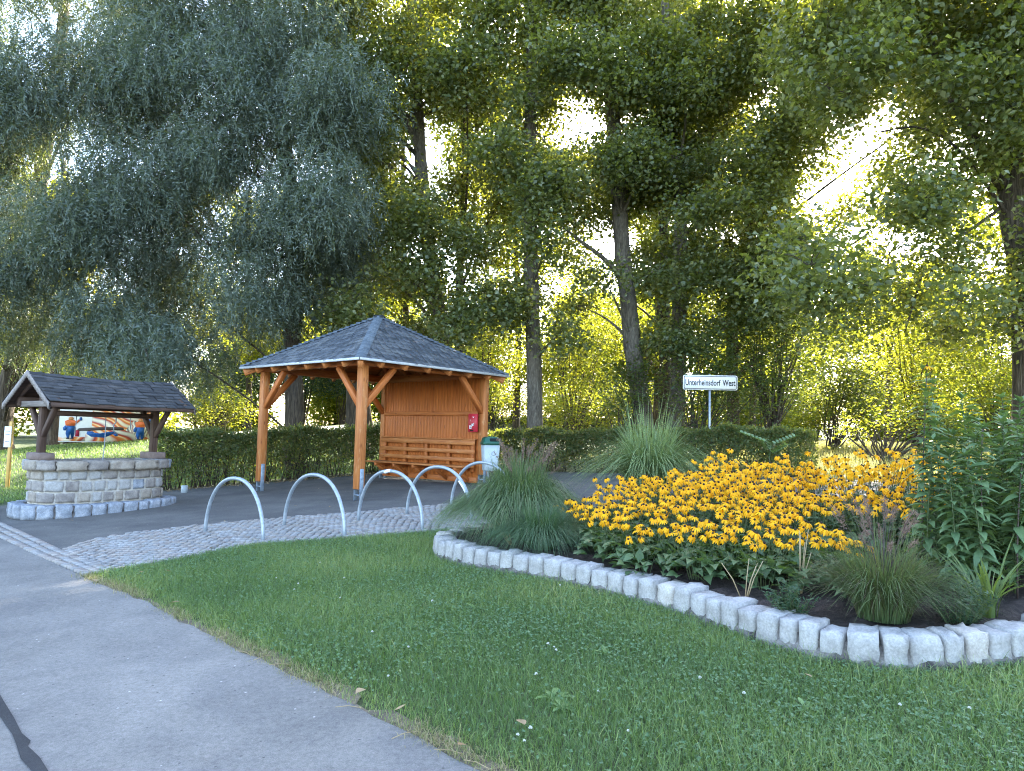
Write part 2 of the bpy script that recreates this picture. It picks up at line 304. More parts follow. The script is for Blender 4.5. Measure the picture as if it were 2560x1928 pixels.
# rich leaves: midrib, two halves, bend
def rich_leaves(P, A, N, L, Wd, bend=.3, prof=(0, .75, 1, .8, .4, 0), fold=.15):
    A = unit(A); S = unit(np.cross(A, N)); N = np.cross(S, A); n = len(P); k = len(prof); t = np.linspace(0, 1, k)
    L = np.broadcast_to(L, (n,))[:, None, None]; Wd = np.broadcast_to(Wd, (n,))[:, None, None]; bend = np.broadcast_to(bend, (n,))[:, None, None]
    tt = t[None, :, None]; mid = P[:, None]+A[:, None]*L*(tt-.25*np.abs(bend)*tt**2)-N[:, None]*L*bend*tt**2
    wv = np.array(prof)[None, :, None]*Wd*.5
    Lf = mid+S[:, None]*wv+N[:, None]*wv*fold*2; Rt = mid-S[:, None]*wv+N[:, None]*wv*fold*2
    V = np.stack([Lf, mid, Rt], 2).reshape(n, k*3, 3); f = []
    for i in range(k-1): f += [[i*3, i*3+1, (i+1)*3+1, (i+1)*3], [i*3+1, i*3+2, (i+1)*3+2, (i+1)*3+1]]
    f = np.array(f); loops = (np.arange(n)[:, None, None]*(k*3)+f[None]).ravel()
    return V.reshape(-1, 3), loops, np.full(n*len(f), 4), np.repeat(rng.random(n), len(f))
# blades: arching strips
def blades(P, az, Hh, reach, Wd, seg=5, droop=.35, rv=None, power=1.7):
    n = len(P); t = np.linspace(0, 1, seg+1)[None, :]; dx = np.cos(az)[:, None]; dy = np.sin(az)[:, None]
    Hh = np.broadcast_to(Hh, (n,))[:, None]; reach = np.broadcast_to(reach, (n,))[:, None]; Wd = np.broadcast_to(Wd, (n,))[:, None]; droop = np.broadcast_to(droop, (n,))[:, None]
    r = reach*t**power; z = Hh*(t*(1+droop)-droop*2*t**2.6)
    X = P[:, 0:1]+dx*r; Y = P[:, 1:2]+dy*r; Z = P[:, 2:3]+z
    tw = az+math.pi/2+rng.normal(0, .5, n); wx = np.cos(tw)[:, None]; wy = np.sin(tw)[:, None]; wt = Wd*.5*np.clip(1.05-t**1.8, .04, 1)
    Lf = np.stack([X+wx*wt, Y+wy*wt, Z], 2); Rt = np.stack([X-wx*wt, Y-wy*wt, Z], 2)
    V = np.stack([Lf, Rt], 2).reshape(n, (seg+1)*2, 3); f = np.array([[i*2, i*2+1, i*2+3, i*2+2] for i in range(seg)])
    loops = (np.arange(n)[:, None, None]*((seg+1)*2)+f[None]).ravel()
    rr = rng.random(n) if rv is None else rv
    g = np.zeros((n, seg+1, 2, 3)); g[..., 0] = (t*Hh*1.2+rng.random((n, 1)))[:, :, None]; 
    return V.reshape(-1, 3), loops, np.full(n*seg, 4), np.repeat(rr, seg), g.reshape(-1, 3)
def join(parts):
    Vs, Ls, Ss, Rs, off = [], [], [], [], 0
    for p in parts:
        Vs.append(p[0]); Ls.append(np.asarray(p[1])+off); Ss.append(p[2]); Rs.append(p[3]); off += len(p[0])
    return np.concatenate(Vs), np.concatenate(Ls), np.concatenate(Ss), np.concatenate(Rs)
def foliage(name, data, mat, parent=None, loc=(0, 0, 0), smooth=True):
    V = data[0]-np.array(loc)[None] if parent is not None else data[0]
    me = fast_mesh(name, V, data[1], data[2], smooth, data[3], data[4] if len(data) > 4 else None, [mat]); return link(name, me, parent)
def in_poly(x, y, poly):
    ins = np.zeros(len(x), bool); n = len(poly)
    for i in range(n):
        x0, y0 = poly[i]; x1, y1 = poly[(i+1) % n]
        c = ((y0 > y) != (y1 > y)) & (x < (x1-x0)*(y-y0)/(y1-y0+1e-12)+x0); ins ^= c
    return ins
def sample_poly(poly, n, g=None):
    g = g or rng; a = np.array(poly); lo, hi = a.min(0), a.max(0); X = np.zeros((0, 2))
    while len(X) < n:
        p = lo+(hi-lo)*g.random((n*2, 2)); X = np.concatenate([X, p[in_poly(p[:, 0], p[:, 1], poly)]])
    return X[:n]
def dist_line(x, y, pts):
    d = np.full(len(x), 1e9)
    for (x0, y0), (x1, y1) in zip(pts[:-1], pts[1:]):
        dx, dy = x1-x0, y1-y0; t = np.clip(((x-x0)*dx+(y-y0)*dy)/(dx*dx+dy*dy), 0, 1); d = np.minimum(d, np.hypot(x-x0-t*dx, y-y0-t*dy))
    return d
def resample(pts, step):
    p = np.array(pts, float); s = np.r_[0, np.cumsum(np.linalg.norm(np.diff(p, axis=0), axis=1))]; q = np.linspace(0, s[-1], max(2, int(s[-1]/step)+1))
    return np.stack([np.interp(q, s, p[:, k]) for k in range(p.shape[1])], 1)
def smooth_line(pts, it=2):
    p = np.array(pts, float)
    for _ in range(it):
        q = [p[0]]
        for a, b in zip(p[:-1], p[1:]): q += [a*.75+b*.25, a*.25+b*.75]
        q.append(p[-1]); p = np.array(q)
    return p
def sheet(name, poly, mat, lift, res=.5):                # a flat region draped on the slope, kept as one n-gon
    poly = [tuple(q) for q in poly]; V = [(x, y, Hf(x, y)+lift) for x, y in poly]
    me = bpy.data.meshes.new(name); me.from_pydata(V, [], [list(range(len(V)))]); me.materials.append(mat); me.update()
    if me.polygons[0].normal.z < 0: me.flip_normals()
    return tag(link(name, me), kind='structure')
def rough_block(seed, cuts=3, rnd_c=.055, amp=.05):
    g = np.random.default_rng(seed); bm = bmesh.new(); bmesh.ops.create_cube(bm, size=1.0)
    bmesh.ops.subdivide_edges(bm, edges=bm.edges[:], cuts=cuts, use_grid_fill=True); bm.normal_update()
    for v in bm.verts:
        c = v.co*2; k = sum(max(0, abs(q)-.5)**2 for q in c)
        v.co *= (1-rnd_c*k*1.6); v.co += Vector(g.normal(0, amp*.5, 3))
    bm.verts.index_update(); V = np.array([v.co[:] for v in bm.verts]); Fq = [[q.index for q in f.verts] for f in bm.faces]; bm.free(); return V, Fq
BLK = [rough_block(i) for i in range(10)]
COB = [rough_block(50+i, 1, .12, .03) for i in range(8)]
def put_block(mb, c, ax, ay, az, lib=BLK):
    V, f = lib[rnd.randrange(len(lib))]; B = np.stack([ax, ay, az], 1); mb.add(V @ B.T+np.asarray(c), f)

# ------------------------------------------------------------------ setting: ground, road, plaza, cobbles
def ground_mesh():
    xs = np.concatenate([np.linspace(-160, -30, 27)[:-1], np.arange(-30, 30, 1.0), np.linspace(30, 160, 27)])
    ys = np.concatenate([np.linspace(-40, -4, 10)[:-1], np.arange(-4, 46, 1.0), np.linspace(46, 260, 30)])
    X, Y = np.meshgrid(xs, ys); V = np.stack([X, Y, H(X, Y)], 2).reshape(-1, 3); nx, ny = len(xs), len(ys)
    i = (np.arange(ny-1)[:, None]*nx+np.arange(nx-1)[None]).ravel(); q = np.stack([i, i+1, i+1+nx, i+nx], 1)
    me = fast_mesh('ground', V, q, np.full(len(q), 4), True, mats=[M['earth']]); return tag(link('ground', me), kind='structure')
ground_mesh()
ROAD_E = [(-4.49, 7.63), (-4.3, 7.4), (-3.71, 6.91), (-3.18, 6.4), (-2.62, 5.82), (-2.24, 5.45), (-1.9, 5.11), (-1.58, 4.8), (-1.31, 4.52), (-1.01, 4.22), (-.74, 3.93), (-.51, 3.72), (-.3, 3.5), (-.1, 3.3), (.35, 2.85), (1.6, 1.6), (4, -.8)]
jit_e = [(x+rnd.uniform(-.03, .03), y+rnd.uniform(-.03, .03)) for x, y in resample(ROAD_E, .22)]
STRIP_LO = [(-4.49, 7.63), (-5.78, 8.83), (-7.16, 10.16), (-9.2, 12.2), (-14, 17.2)]
STRIP_UP = [(-4.25, 7.78), (-5.55, 9.0), (-6.95, 10.42), (-9.0, 12.45), (-13.8, 17.45)]
sheet('road', jit_e+[(4, -8), (-19, -8), (-19, 16)]+STRIP_LO[::-1][:-1], M['road'], .010)
sheet('road_verge', [(x+.05+rnd.uniform(-.05, .07), y+.05+rnd.uniform(-.05, .07)) for x, y in resample(ROAD_E[1:], .12)]+[(3.9, -.95)]+[(x-.1, y-.1) for x, y in ROAD_E[1:][::-1]], M['verge'], .005)

def gp(px, py):                                          # photograph point on the sloping ground
    r = ray(px, py); t = -HC/(r[2]-.046*r[0]-.030*r[1]); return (r[0]*t, r[1]*t)
sheet('tar_seam', [gp(x*1.1573, y*1.1573) for x, y in [(-60, 1440), (-15, 1480), (8, 1520), (30, 1556), (47, 1590), (66, 1606), (60, 1618), (85, 1642), (104, 1672), (130, 1720), (95, 1722), (66, 1670), (44, 1645), (34, 1612), (26, 1592), (4, 1560), (-25, 1520), (-60, 1475)]], M['tar'], .014)
COB_A = [(-5.62, 9.1), (-5.73, 9.75), (-5.31, 10.45), (-4.72, 10.95), (-3.62, 11.6), (-2.6, 11.98), (-1.8, 12.5), (-1.04, 12.85), (.4, 13.5)]
COB_G = [(-4.3, 7.72), (-3.9, 8.15), (-3.55, 8.8), (-3.15, 9.22), (-2.16, 9.5), (-1.21, 9.83), (-.84, 9.98), (0.4, 10.5)]
sheet('plaza', [(-5.55, 9.0), (-6.95, 10.42), (-9.0, 12.45), (-10.3, 13.8), (-9.2, 15.6), (-8.1, 16.4), (-2.3, 21.3), (7.2, 16.1), (9.5, 14.0), (9, 11.5), (3.4, 11.2), (.6, 10.5)]+[(x, y) for x, y in COB_G[::-1]], M['plaza'], .006)
sheet('paving_bed', COB_A+COB_G[::-1], M['joint'], .010)
sheet('gutter_bed', STRIP_UP+STRIP_LO[::-1], M['joint'], .012)
def cobbles(name, cells, mats, size):
    mb = MB()
    for (x, y, a, sx, sy) in cells:
        c, s = math.cos(a), math.sin(a); z = Hf(x, y)
        ax = np.array([c, s, .046*c+.03*s])*sx*.93; ay = np.array([-s, c, -.046*s+.03*c])*sy*.93
        mb.mi = rnd.choices(range(len(mats)), [6, 2, 3][:len(mats)])[0]
        put_block(mb, (x, y, z+.0+rnd.uniform(-.003, .004)), ax, ay, np.array([0, 0, .058]), COB)
    return mb.build(name, mats, None, True)
cells = []; poly = COB_A+COB_G[::-1]; sz = .105
dirv = np.array([.80, .60]); nrm = np.array([-.60, .80])
org = np.array([-6.5, 6.5]); fanw = 1.35
for i in range(-5, 90):
    for j in range(-20, 90):
        u = i*sz+(j % 2)*sz*.5+rnd.uniform(-.012, .012); k = (u % fanw)/fanw-.5
        v = j*sz*.92+(.25-k*k)*.85+rnd.uniform(-.01, .01); p = org+dirv*u+nrm*(v-1.5)
        ang = math.atan2(.6, .8)-math.atan(k*1.7/fanw*.9)
        cells.append((p[0], p[1], ang+rnd.uniform(-.12, .12), sz*rnd.uniform(.85, 1.05), sz*rnd.uniform(.8, 1.02)))
ca = np.array(cells); ins = in_poly(ca[:, 0], ca[:, 1], poly); cells = [c for c, k in zip(cells, ins) if k]
tag(cobbles('cobblestone_paving', cells, [M['cob1'], M['cob2'], M['sand_grey']], sz), kind='structure')
cells = []
up = resample(STRIP_UP, .115); lo = resample(STRIP_LO, .115); nn = min(len(up), len(lo))
for i in range(nn):
    d = up[min(i+1, nn-1)]-up[max(i-1, 0)]; a = math.atan2(d[1], d[0])
    for k in (.14, .5, .86):
        p = lo[i]*(1-k)+up[i]*k; cells.append((p[0], p[1], a+rnd.uniform(-.07, .07), .112, .105))
tag(cobbles('cobble_gutter', cells, [M['cob1'], M['cob2'], M['sand_grey']], .11), kind='structure')
gpath = [(-34, 24), (-22, 24.6), (-16.5, 26.2), (-10, 28), (-6, 29.5), (-2, 32.5), (3, 37), (3.3, 40), (-2, 36.5), (-6, 33.0), (-11, 31), (-17, 29.4), (-22, 28), (-34, 27.5)]
def drape(name, line, wid, mat, lift):
    p = resample(smooth_line(line), .6); d = np.gradient(p, axis=0); d /= np.linalg.norm(d, axis=1)[:, None]; n = np.stack([-d[:, 1], d[:, 0]], 1)
    cols = [p+n*wid*k for k in np.linspace(-.5, .5, 6)]; V = np.stack(cols, 1).reshape(-1, 2); V = np.c_[V, H(V[:, 0], V[:, 1])+lift]
    q = [(i*6+j, i*6+j+1, (i+1)*6+j+1, (i+1)*6+j) for i in range(len(p)-1) for j in range(5)]
    me = fast_mesh(name, V, q, np.full(len(q), 4), True, mats=[mat]); 
    if me.polygons[0].normal.z < 0: me.flip_normals()
    return tag(link(name, me), kind='structure')
drape('gravel_path', [(-36, 23.5), (-24, 24.2), (-17, 27.5), (-10, 29.2), (-5, 30.8), (-2.5, 32.6)], 3.4, M['gravel'], .05)

# ------------------------------------------------------------------ pavilion
PA = R(49.9); A2 = 1.75; PC = (-3.108, 16.226)
def pw(x, y): c, s = math.cos(PA), math.sin(PA); return (PC[0]+c*x-s*y, PC[1]+s*x+c*y)
def gl(x, y): return Hf(*pw(x, y))
pav = thing('wooden_pavilion', 'open orange timber shelter with slate-grey pyramid roof and plank back wall', 'pavilion', (PC[0], PC[1], 0), PA)
PT = 2.89; E = 2.136; EZ, AZ = 2.97, 4.23
for sx, sy in ((-1, -1), (-1, 1), (1, -1), (1, 1)):
    g = gl(sx*A2, sy*A2); mb = MB(); mb.box((sx*A2, sy*A2, (g+.22+PT)/2), (.16, .16, PT-g-.22), None, .008)
    post = mb.build('post', M['wood_lt'], pav)
    mb = MB()
    for k in (-1, 1): mb.box((sx*A2, sy*A2+k*.086, g+.30), (.09, .010, .62), None, .002)
    mb.box((sx*A2, sy*A2, g+.11), (.10, .13, .02))
    for k in (-1, 1):
        for zz in (.42, .54): mb.box((sx*A2, sy*A2+k*.094, g+zz), (.022, .010, .022), None, .004)
    mb.build('steel_foot', M['steel_foot'], post)
    for dx, dy in ((-sx, 0), (0, -sy)):
        mb = MB(); p0 = np.array([sx*A2, sy*A2, PT-.80]); p1 = p0+np.array([dx*.78, dy*.78, .80])
        mb.bar(p0+np.array([dx*.06, dy*.06, .02]), p1, .10, .115); mb.build('brace', M['wood'], pav)
for k, (p0, p1) in enumerate((((-A2-.12, -A2), (A2+.12, -A2)), ((-A2-.12, A2), (A2+.12, A2)), ((-A2, -A2+.081), (-A2, A2-.081)), ((A2, -A2+.081), (A2, A2-.081)))):
    mb = MB(); z = PT+.085+(.0 if k < 2 else .003); mb.bar((*p0, z), (*p1, z), .14, .17); mb.build('wall_plate', M['wood'], pav)
slope = (AZ-EZ)/E
mb = MB()
for side in range(4):
    a = side*math.pi/2; Rm = np.array([[math.cos(a), -math.sin(a), 0], [math.sin(a), math.cos(a), 0], [0, 0, 1]])
    for x in np.linspace(-1.55, 1.55, 6):
        yi = -max(abs(x)+.05, .1); p0 = np.array([x, -E+.05, EZ-.085]); p1 = np.array([x, yi, EZ-.085+slope*(E-.05+yi)])
        mb.bar(Rm @ p0, Rm @ p1, .075, .12)
for sx, sy in ((-1, -1), (-1, 1), (1, -1), (1, 1)):
    mb.bar((sx*(E-.06), sy*(E-.06), EZ-.11), (sx*.06, sy*.06, AZ-.15), .10, .15)
mb.build('rafters', M['wood_lt'], pav)
roof = MB()
for side in range(4):
    a = side*math.pi/2; Rm = np.array([[math.cos(a), -math.sin(a), 0], [math.sin(a), math.cos(a), 0], [0, 0, 1]])
    for dz, flip in ((-.022, 1), (.0, 0)):
        tri = np.array([(-E, -E, EZ+dz), (E, -E, EZ+dz), (0, 0, AZ+dz)]) @ Rm.T; roof.add(tri, [(0, 2, 1) if flip else (0, 1, 2)])
roofo = roof.build('roof', M['wood'], pav)
sh = MB(); SL = math.hypot(E, AZ-EZ); nr = 17; ch = SL/nr
for side in range(4):
    a = side*math.pi/2; Rm = np.array([[math.cos(a), -math.sin(a), 0], [math.sin(a), math.cos(a), 0], [0, 0, 1]])
    up_ = np.array([0, E/SL, (AZ-EZ)/SL]); nv = np.array([0, -(AZ-EZ)/SL, E/SL]); b0 = np.array([0, -E-.02, EZ])
    for i in range(nr):
        d0 = i*ch; tw = .165; hw0 = E*(1-d0/SL)+.02; n = int(2*hw0/tw)+2; off = (i % 2)*.5*tw
        for j in range(-1, n+1):
            x0 = -hw0+j*tw-off; dd = rnd.uniform(-.006, .006); lift = rnd.uniform(.011, .019)
            pts = [(x0+.004, d0+.05+dd), (x0+.04, d0+dd), (x0+tw-.04, d0+dd), (x0+tw-.004, d0+.05+dd), (x0+tw-.004, d0+ch+.04), (x0+.004, d0+ch+.04)]
            v = []
            for (x, d) in pts:
                hw = max(0, E*(1-d/SL)+.02); l = lift if d < d0+.06 else .004; v.append(b0+np.array([min(max(x, -hw), hw), 0, 0])+up_*d+nv*l)
            if abs(v[0][0]-v[3][0]) < .02: continue
            v2 = [q-nv*.008 for q in v[:4]]; vv = np.array(v+v2) @ Rm.T
            sh.add(vv, [(0, 1, 2, 3, 4, 5), (6, 7, 1, 0), (7, 8, 2, 1), (8, 9, 3, 2)] if True else [])
sh.build('shingles', M['shingle'], roofo)
hp = MB()
for sx, sy in ((-1, -1), (1, -1), (1, 1), (-1, 1)):
    p0 = np.array([sx*(E+.015), sy*(E+.015), EZ+.02]); p1 = np.array([0, 0, AZ+.03]); L = np.linalg.norm(p1-p0); u = (p1-p0)/L
    s1 = unit(np.array([-sx, 0, 0.])); s2 = unit(np.array([0, -sy, 0.])); n = 24
    for i in range(n):
        q0 = p0+u*(L*i/n); q1 = p0+u*(L*(i+1.25)/n); hh = .026+rnd.uniform(0, .004)
        wv = .15; e = lambda q, s, l: q+s*wv+np.array([0, 0, l])
        a1 = s1*wv+np.array([0, 0, 0.]); a2 = s2*wv
        v = [q0+a1+[0, 0, hh], q0+[0, 0, hh+.022], q0+a2+[0, 0, hh], q1+a1, q1+[0, 0, .012], q1+a2, q0+a1, q0+[0, 0, .0], q0+a2]
        hp.add(np.array(v), [(0, 1, 4, 3), (1, 2, 5, 4), (6, 7, 1, 0), (7, 8, 2, 1)])
hp.build('hip_caps', M['hipcap'], roofo)
mb = MB()
for side in range(4):
    a = side*math.pi/2; Rm = np.array([[math.cos(a), -math.sin(a), 0], [math.sin(a), math.cos(a), 0], [0, 0, 1]])
    mb.bar(Rm @ np.array([-E-.02, -E-.022, EZ-.004]), Rm @ np.array([E+.0, -E-.022, EZ-.004]), .012, .05, bev=.002)
mb.build('eave_trim', M['flash'], roofo)
# back wall of vertical boards on the +x side
g0 = min(gl(A2, -A2), gl(A2, A2)); mb = MB(); y = -A2+.082; bw = .098
while y < A2-.085:
    b = min(bw, A2-.082-y); mb.box((A2-.045, y+b/2, (g0+.10+PT)/2), (.024+rnd.uniform(-.001, .001), b-.003, PT-g0-.10), None, .003); y += bw
mb.box((A2-.02, 0, (g0+.10+PT)/2), (.012, 2*A2-.2, PT-g0-.14))
wall = mb.build('plank_wall', M['wood_panel'], pav)
gm = gl(A2, 0)
mb = MB(); mb.box((A2-.085, 0, gm+1.65), (.05, 2*A2-.17, .10), None, .006); mb.build('wall_rail', M['wood'], wall)
mb = MB(); mb.box((A2-.075, 0, gm+.115), (.035, 2*A2-.17, .13), None, .006); mb.build('base_board', M['wood'], wall)
bench = thing('bench', None, None); bench.parent = pav
mb = MB()
for k in range(3): mb.box((A2-.22-k*.14, .05, gm+.425), (.13, 2*A2-.1, .042), None, .006)
mb.build('seat', M['wood_lt'], bench)
mb = MB()
for z0, hh in ((.975, .12), (.765, .095), (.575, .095)): mb.box((A2-.17, 0, gm+z0), (.035, 2*A2-.19, hh), None, .006)
mb.box((A2-.16, 0, gm+1.05), (.14, 2*A2-.19, .025), None, .005)
mb.build('backrest', M['wood_lt'], bench)
for yy in np.linspace(-A2+.2, A2-.2, 5): mb = MB(); mb.box((A2-.118, yy, gm+.66), (.066, .09, .72), None, .005); mb.build('backrest_post', M['wood'], bench)
for yy in np.linspace(-A2+.35, A2-.35, 5):
    mb = MB(); mb.bar((A2-.08, yy, gm+.365), (A2-.56, yy, gm+.365), .07, .075); mb.bar((A2-.08, yy+.0, gm+.10), (A2-.46, yy, gm+.335), .055, .07); mb.build('seat_bracket', M['wood'], bench)
# red dispenser on the wall end, beside the right rear post
dp = thing('bag_dispenser', 'flat crimson metal dispenser box with white dog pictogram on the shelter wall', 'dispenser', (*pw(A2-.17, -A2+.16), gm+1.22), PA)
mb = MB(); mb.box((0, 0, .21), (.09, .25, .42), None, .012); mb.build('body', M['red'], dp)
mb = MB(); mb.box((-.047, 0, .035), (.006, .11, .025), None, .002); mb.build('slot', M['hole_shade'], dp)  # black slab painted as the shade in the slot, no recess
def flat_poly(mb, pts, x, th):                           # polygon in the y-z plane, proud by th towards -x
    n = len(pts); v = [(x, p[0], p[1]) for p in pts]+[(x-th, p[0], p[1]) for p in pts]
    f = [tuple(range(n)), tuple(range(2*n-1, n-1, -1))]+[(i, (i+1) % n, n+(i+1) % n, n+i) for i in range(n)]
    mb.add(v, f)
for pts, x, th, nm, mt in [   # y runs to the left as seen from the front
    ([(.075, .07), (.005, .07), (.005, .10), (-.02, .13), (-.015, .15), (.03, .155), (.075, .15)], -.045, .003, 'pictogram_dog', 'white'),
    ([(-.015, .14), (-.075, .15), (-.07, .2), (-.05, .215), (-.03, .19), (.0, .195), (.01, .17)], -.0455, .003, 'pictogram_hand', 'white'),
    ([(-.02, .35), (-.085, .352), (-.06, .335), (-.065, .322), (-.04, .33)], -.045, .003, 'emblem', 'white'),
    ([(.03, .265), (.045, .265), (.045, .28), (.03, .28)], -.045, .003, 'sticker', 'white'),
    ([(.06, .085), (.03, .085), (.035, .12), (.06, .13)], -.0482, .0012, 'pictogram_leg', 'red'), ([(-.04, .155), (-.06, .157), (-.055, .19)], -.0487, .0012, 'pictogram_bag', 'red')]:
    mb = MB(); flat_poly(mb, pts, x, th); mb.build(nm, M[mt], dp)

# litter bin
bx, by = -.42, 14.95; bz = Hf(bx, by)
bn = thing('litter_bin', 'pale grey litter bin with dark green hooded lid beside the shelter', 'bin', (bx, by, bz), R(18))
def rrect(wx, wy, r, n=5):
    P = []
    for cx, cy, a0 in ((wx-r, wy-r, 0), (-wx+r, wy-r, 90), (-wx+r, -wy+r, 180), (wx-r, -wy+r, 270)):
        for k in range(n+1): a = R(a0+90*k/n); P.append((cx+r*math.cos(a), cy+r*math.sin(a)))
    return P
def loft(mb, rings):
    n = len(rings[0][0]); v = [(x, y, z) for P, z in rings for x, y in P]
    f = [(i*n+k, i*n+(k+1) % n, (i+1)*n+(k+1) % n, (i+1)*n+k) for i in range(len(rings)-1) for k in range(n)]
    f += [tuple(range(n-1, -1, -1)), tuple((len(rings)-1)*n+k for k in range(n))]; mb.add(v, f)
mb = MB(); loft(mb, [(rrect(.13, .11, .05), .42), (rrect(.145, .125, .05), .44), (rrect(.18, .15, .06), .98)]); mb.build('body', M['bin_grey'], bn, False)
mb = MB(); loft(mb, [(rrect(.195, .165, .06), .965), (rrect(.195, .165, .06), 1.01), (rrect(.18, .15, .06), 1.03), (rrect(.165, .13, .06), 1.10), (rrect(.12, .10, .06), 1.135)]); lid = mb.build('lid', M['bin_green'], bn)
mb = MB(); mb.box((.04, -.138, 1.065), (.20, .03, .075), None, .012); mb.build('opening', M['hole_shade'], lid)  # black block gives the lid mouth its inner shade by colour
mb = MB(); mb.tube([(0, .13, -.05), (0, .15, .9)], .03, 10); mb.build('post', M['steel'], bn)
eb = MB(); ring = []
y_f = -.141
for k in range(28):
    a0, a1 = 2*math.pi*k/28, 2*math.pi*(k+1)/28; f = lambda a, r: (.03+r*.72*math.cos(a), y_f, .83+r*math.sin(a))
    eb.add([f(a0, .088), f(a1, .088), f(a1, .080), f(a0, .080)], [(0, 1, 2, 3)])
def yp(pts): eb.add([(.03+x, y_f-.001, .83+z) for x, z in pts], [tuple(range(len(pts)))])
yp([(.012, .03), (.03, .045), (.04, .02), (.03, -.035), (.018, -.03), (.018, .0), (.0, .01)]); yp([(-.005, .015), (.01, .03), (-.02, .0), (-.03, -.045), (-.045, -.035), (-.03, .0)]); yp([(.0, .05), (.012, .05), (.012, .064), (.0, .064)])
eb.build('emblem', M['black'], bn)

# bicycle hoops
def hoop(a, h):
    mb = MB(); n = 26; P = []
    for k in range(n+1):
        t = math.pi*k/n; P.append((-a*math.copysign(abs(math.cos(t))**.92, math.cos(t)), 0, h*math.sin(t)**.96-.03*0))
    P[0] = (-a, 0, -.12); P[-1] = (a, 0, -.12); mb.tube(P, .026, 12); return mb
hoops = [(-4.31, 10.24, 1.11, -.83, 'galvanised bicycle hoop nearest the stone well, first of the row'),
         (-3.33, 10.68, 1.14, -1.05, 'galvanised bicycle hoop second from the well, in front of the left shelter post'),
         (-2.30, 11.0, 1.10, -.96, 'galvanised bicycle hoop in the middle of the row with a white sticker on top'),
         (-1.65, 11.62, 1.10, -.95, 'galvanised bicycle hoop fourth in the row, its near foot hidden by fountain grass'),
         (-1.0, 12.40, 1.10, -.95, 'galvanised bicycle hoop farthest along, in front of the litter bin and behind grass')]
h0 = None
for i, (x, y, dx, dy, lab) in enumerate(hoops):
    cx_, cy_ = x+dx/2, y+dy/2; L = math.hypot(dx, dy); z0, z1 = Hf(x, y), Hf(x+dx, y+dy)
    o = hoop(.72, .80).build('bicycle_hoop', M['steel'], None, True); o.location = (cx_, cy_, (z0+z1)/2); o.rotation_euler = (0, -math.atan2(z1-z0, L), math.atan2(dy, dx)); o.scale = (L/1.44, 1, 1)
    tag(o, lab, 'bike rack', 'galvanised bicycle hoops on the cobbles')
    if i == 2:
        mb = MB(); mb.tube([(-.12, 0, .783), (-.04, 0, .80), (.02, 0, .803)], .0275, 12, False); mb.build('sticker', M['white'], o, True)
    if i == 3:
        mb = MB(); mb.tube([(.46, 0, .605), (.55, 0, .51), (.60, 0, .44)], .0275, 12, False); mb.build('sticker', M['white'], o, True)

# street-name sign
sx_, sy_ = at(1775, 1000, 18.5)[:2]; sz_ = Hf(sx_, sy_)
sg = thing('place_sign', 'white rectangular name sign on grey pole reading Unterheinsdorf West', 'sign', (sx_, sy_, sz_), R(-4))
zc = at(1778, 957, 18.5)[2]-sz_
mb = MB(); mb.tube([(0, .035, -.2), (0, .035, zc+.225)], .032, 12); mb.build('pole', M['steel'], sg, True)
def sign_plate(wx, wz, r, y, th, mat, nm):
    P = rrect(wx, wz, r); n = len(P); v = [(x, y, z+zc) for x, z in P]+[(x, y+th, z+zc) for x, z in P]; mb = MB()
    mb.add(v, [tuple(range(n)), tuple(range(2*n-1, n-1, -1))]+[(n+i, n+(i+1) % n, (i+1) % n, i) for i in range(n)]); return mb.build(nm, mat, sg)
sign_plate(.70, .193, .05, -.012, .012, M['white'], 'board')
def frame(mb, o, i, y):
    n = len(o); v = [(x, y, z+zc) for x, z in o]+[(x, y, z+zc) for x, z in i]; mb.add(v, [(k, (k+1) % n, n+(k+1) % n, n+k) for k in range(n)])
mb = MB(); frame(mb, rrect(.675, .170, .03), rrect(.660, .155, .022), -.0145); mb.build('border_line', M['black'], sg)
tc = bpy.data.curves.new('lettering', 'FONT'); tc.body = 'Unterheinsdorf West'; tc.align_x = 'CENTER'; tc.align_y = 'CENTER'; tc.size = .22; tc.extrude = .001; tc.offset = .004; tc.space_word = 1.5
tc.materials.append(M['black']); to_ = bpy.data.objects.new('lettering', tc); C.objects.link(to_); bpy.context.view_layer.update(); lm = bpy.data.meshes.new_from_object(to_.evaluated_get(bpy.context.evaluated_depsgraph_get())); bpy.data.objects.remove(to_); to = link('lettering', lm, sg); to.location = (0, -.0155, zc-.008); to.rotation_euler = (math.pi/2, 0, 0); to.scale = (.66, 1, 1)

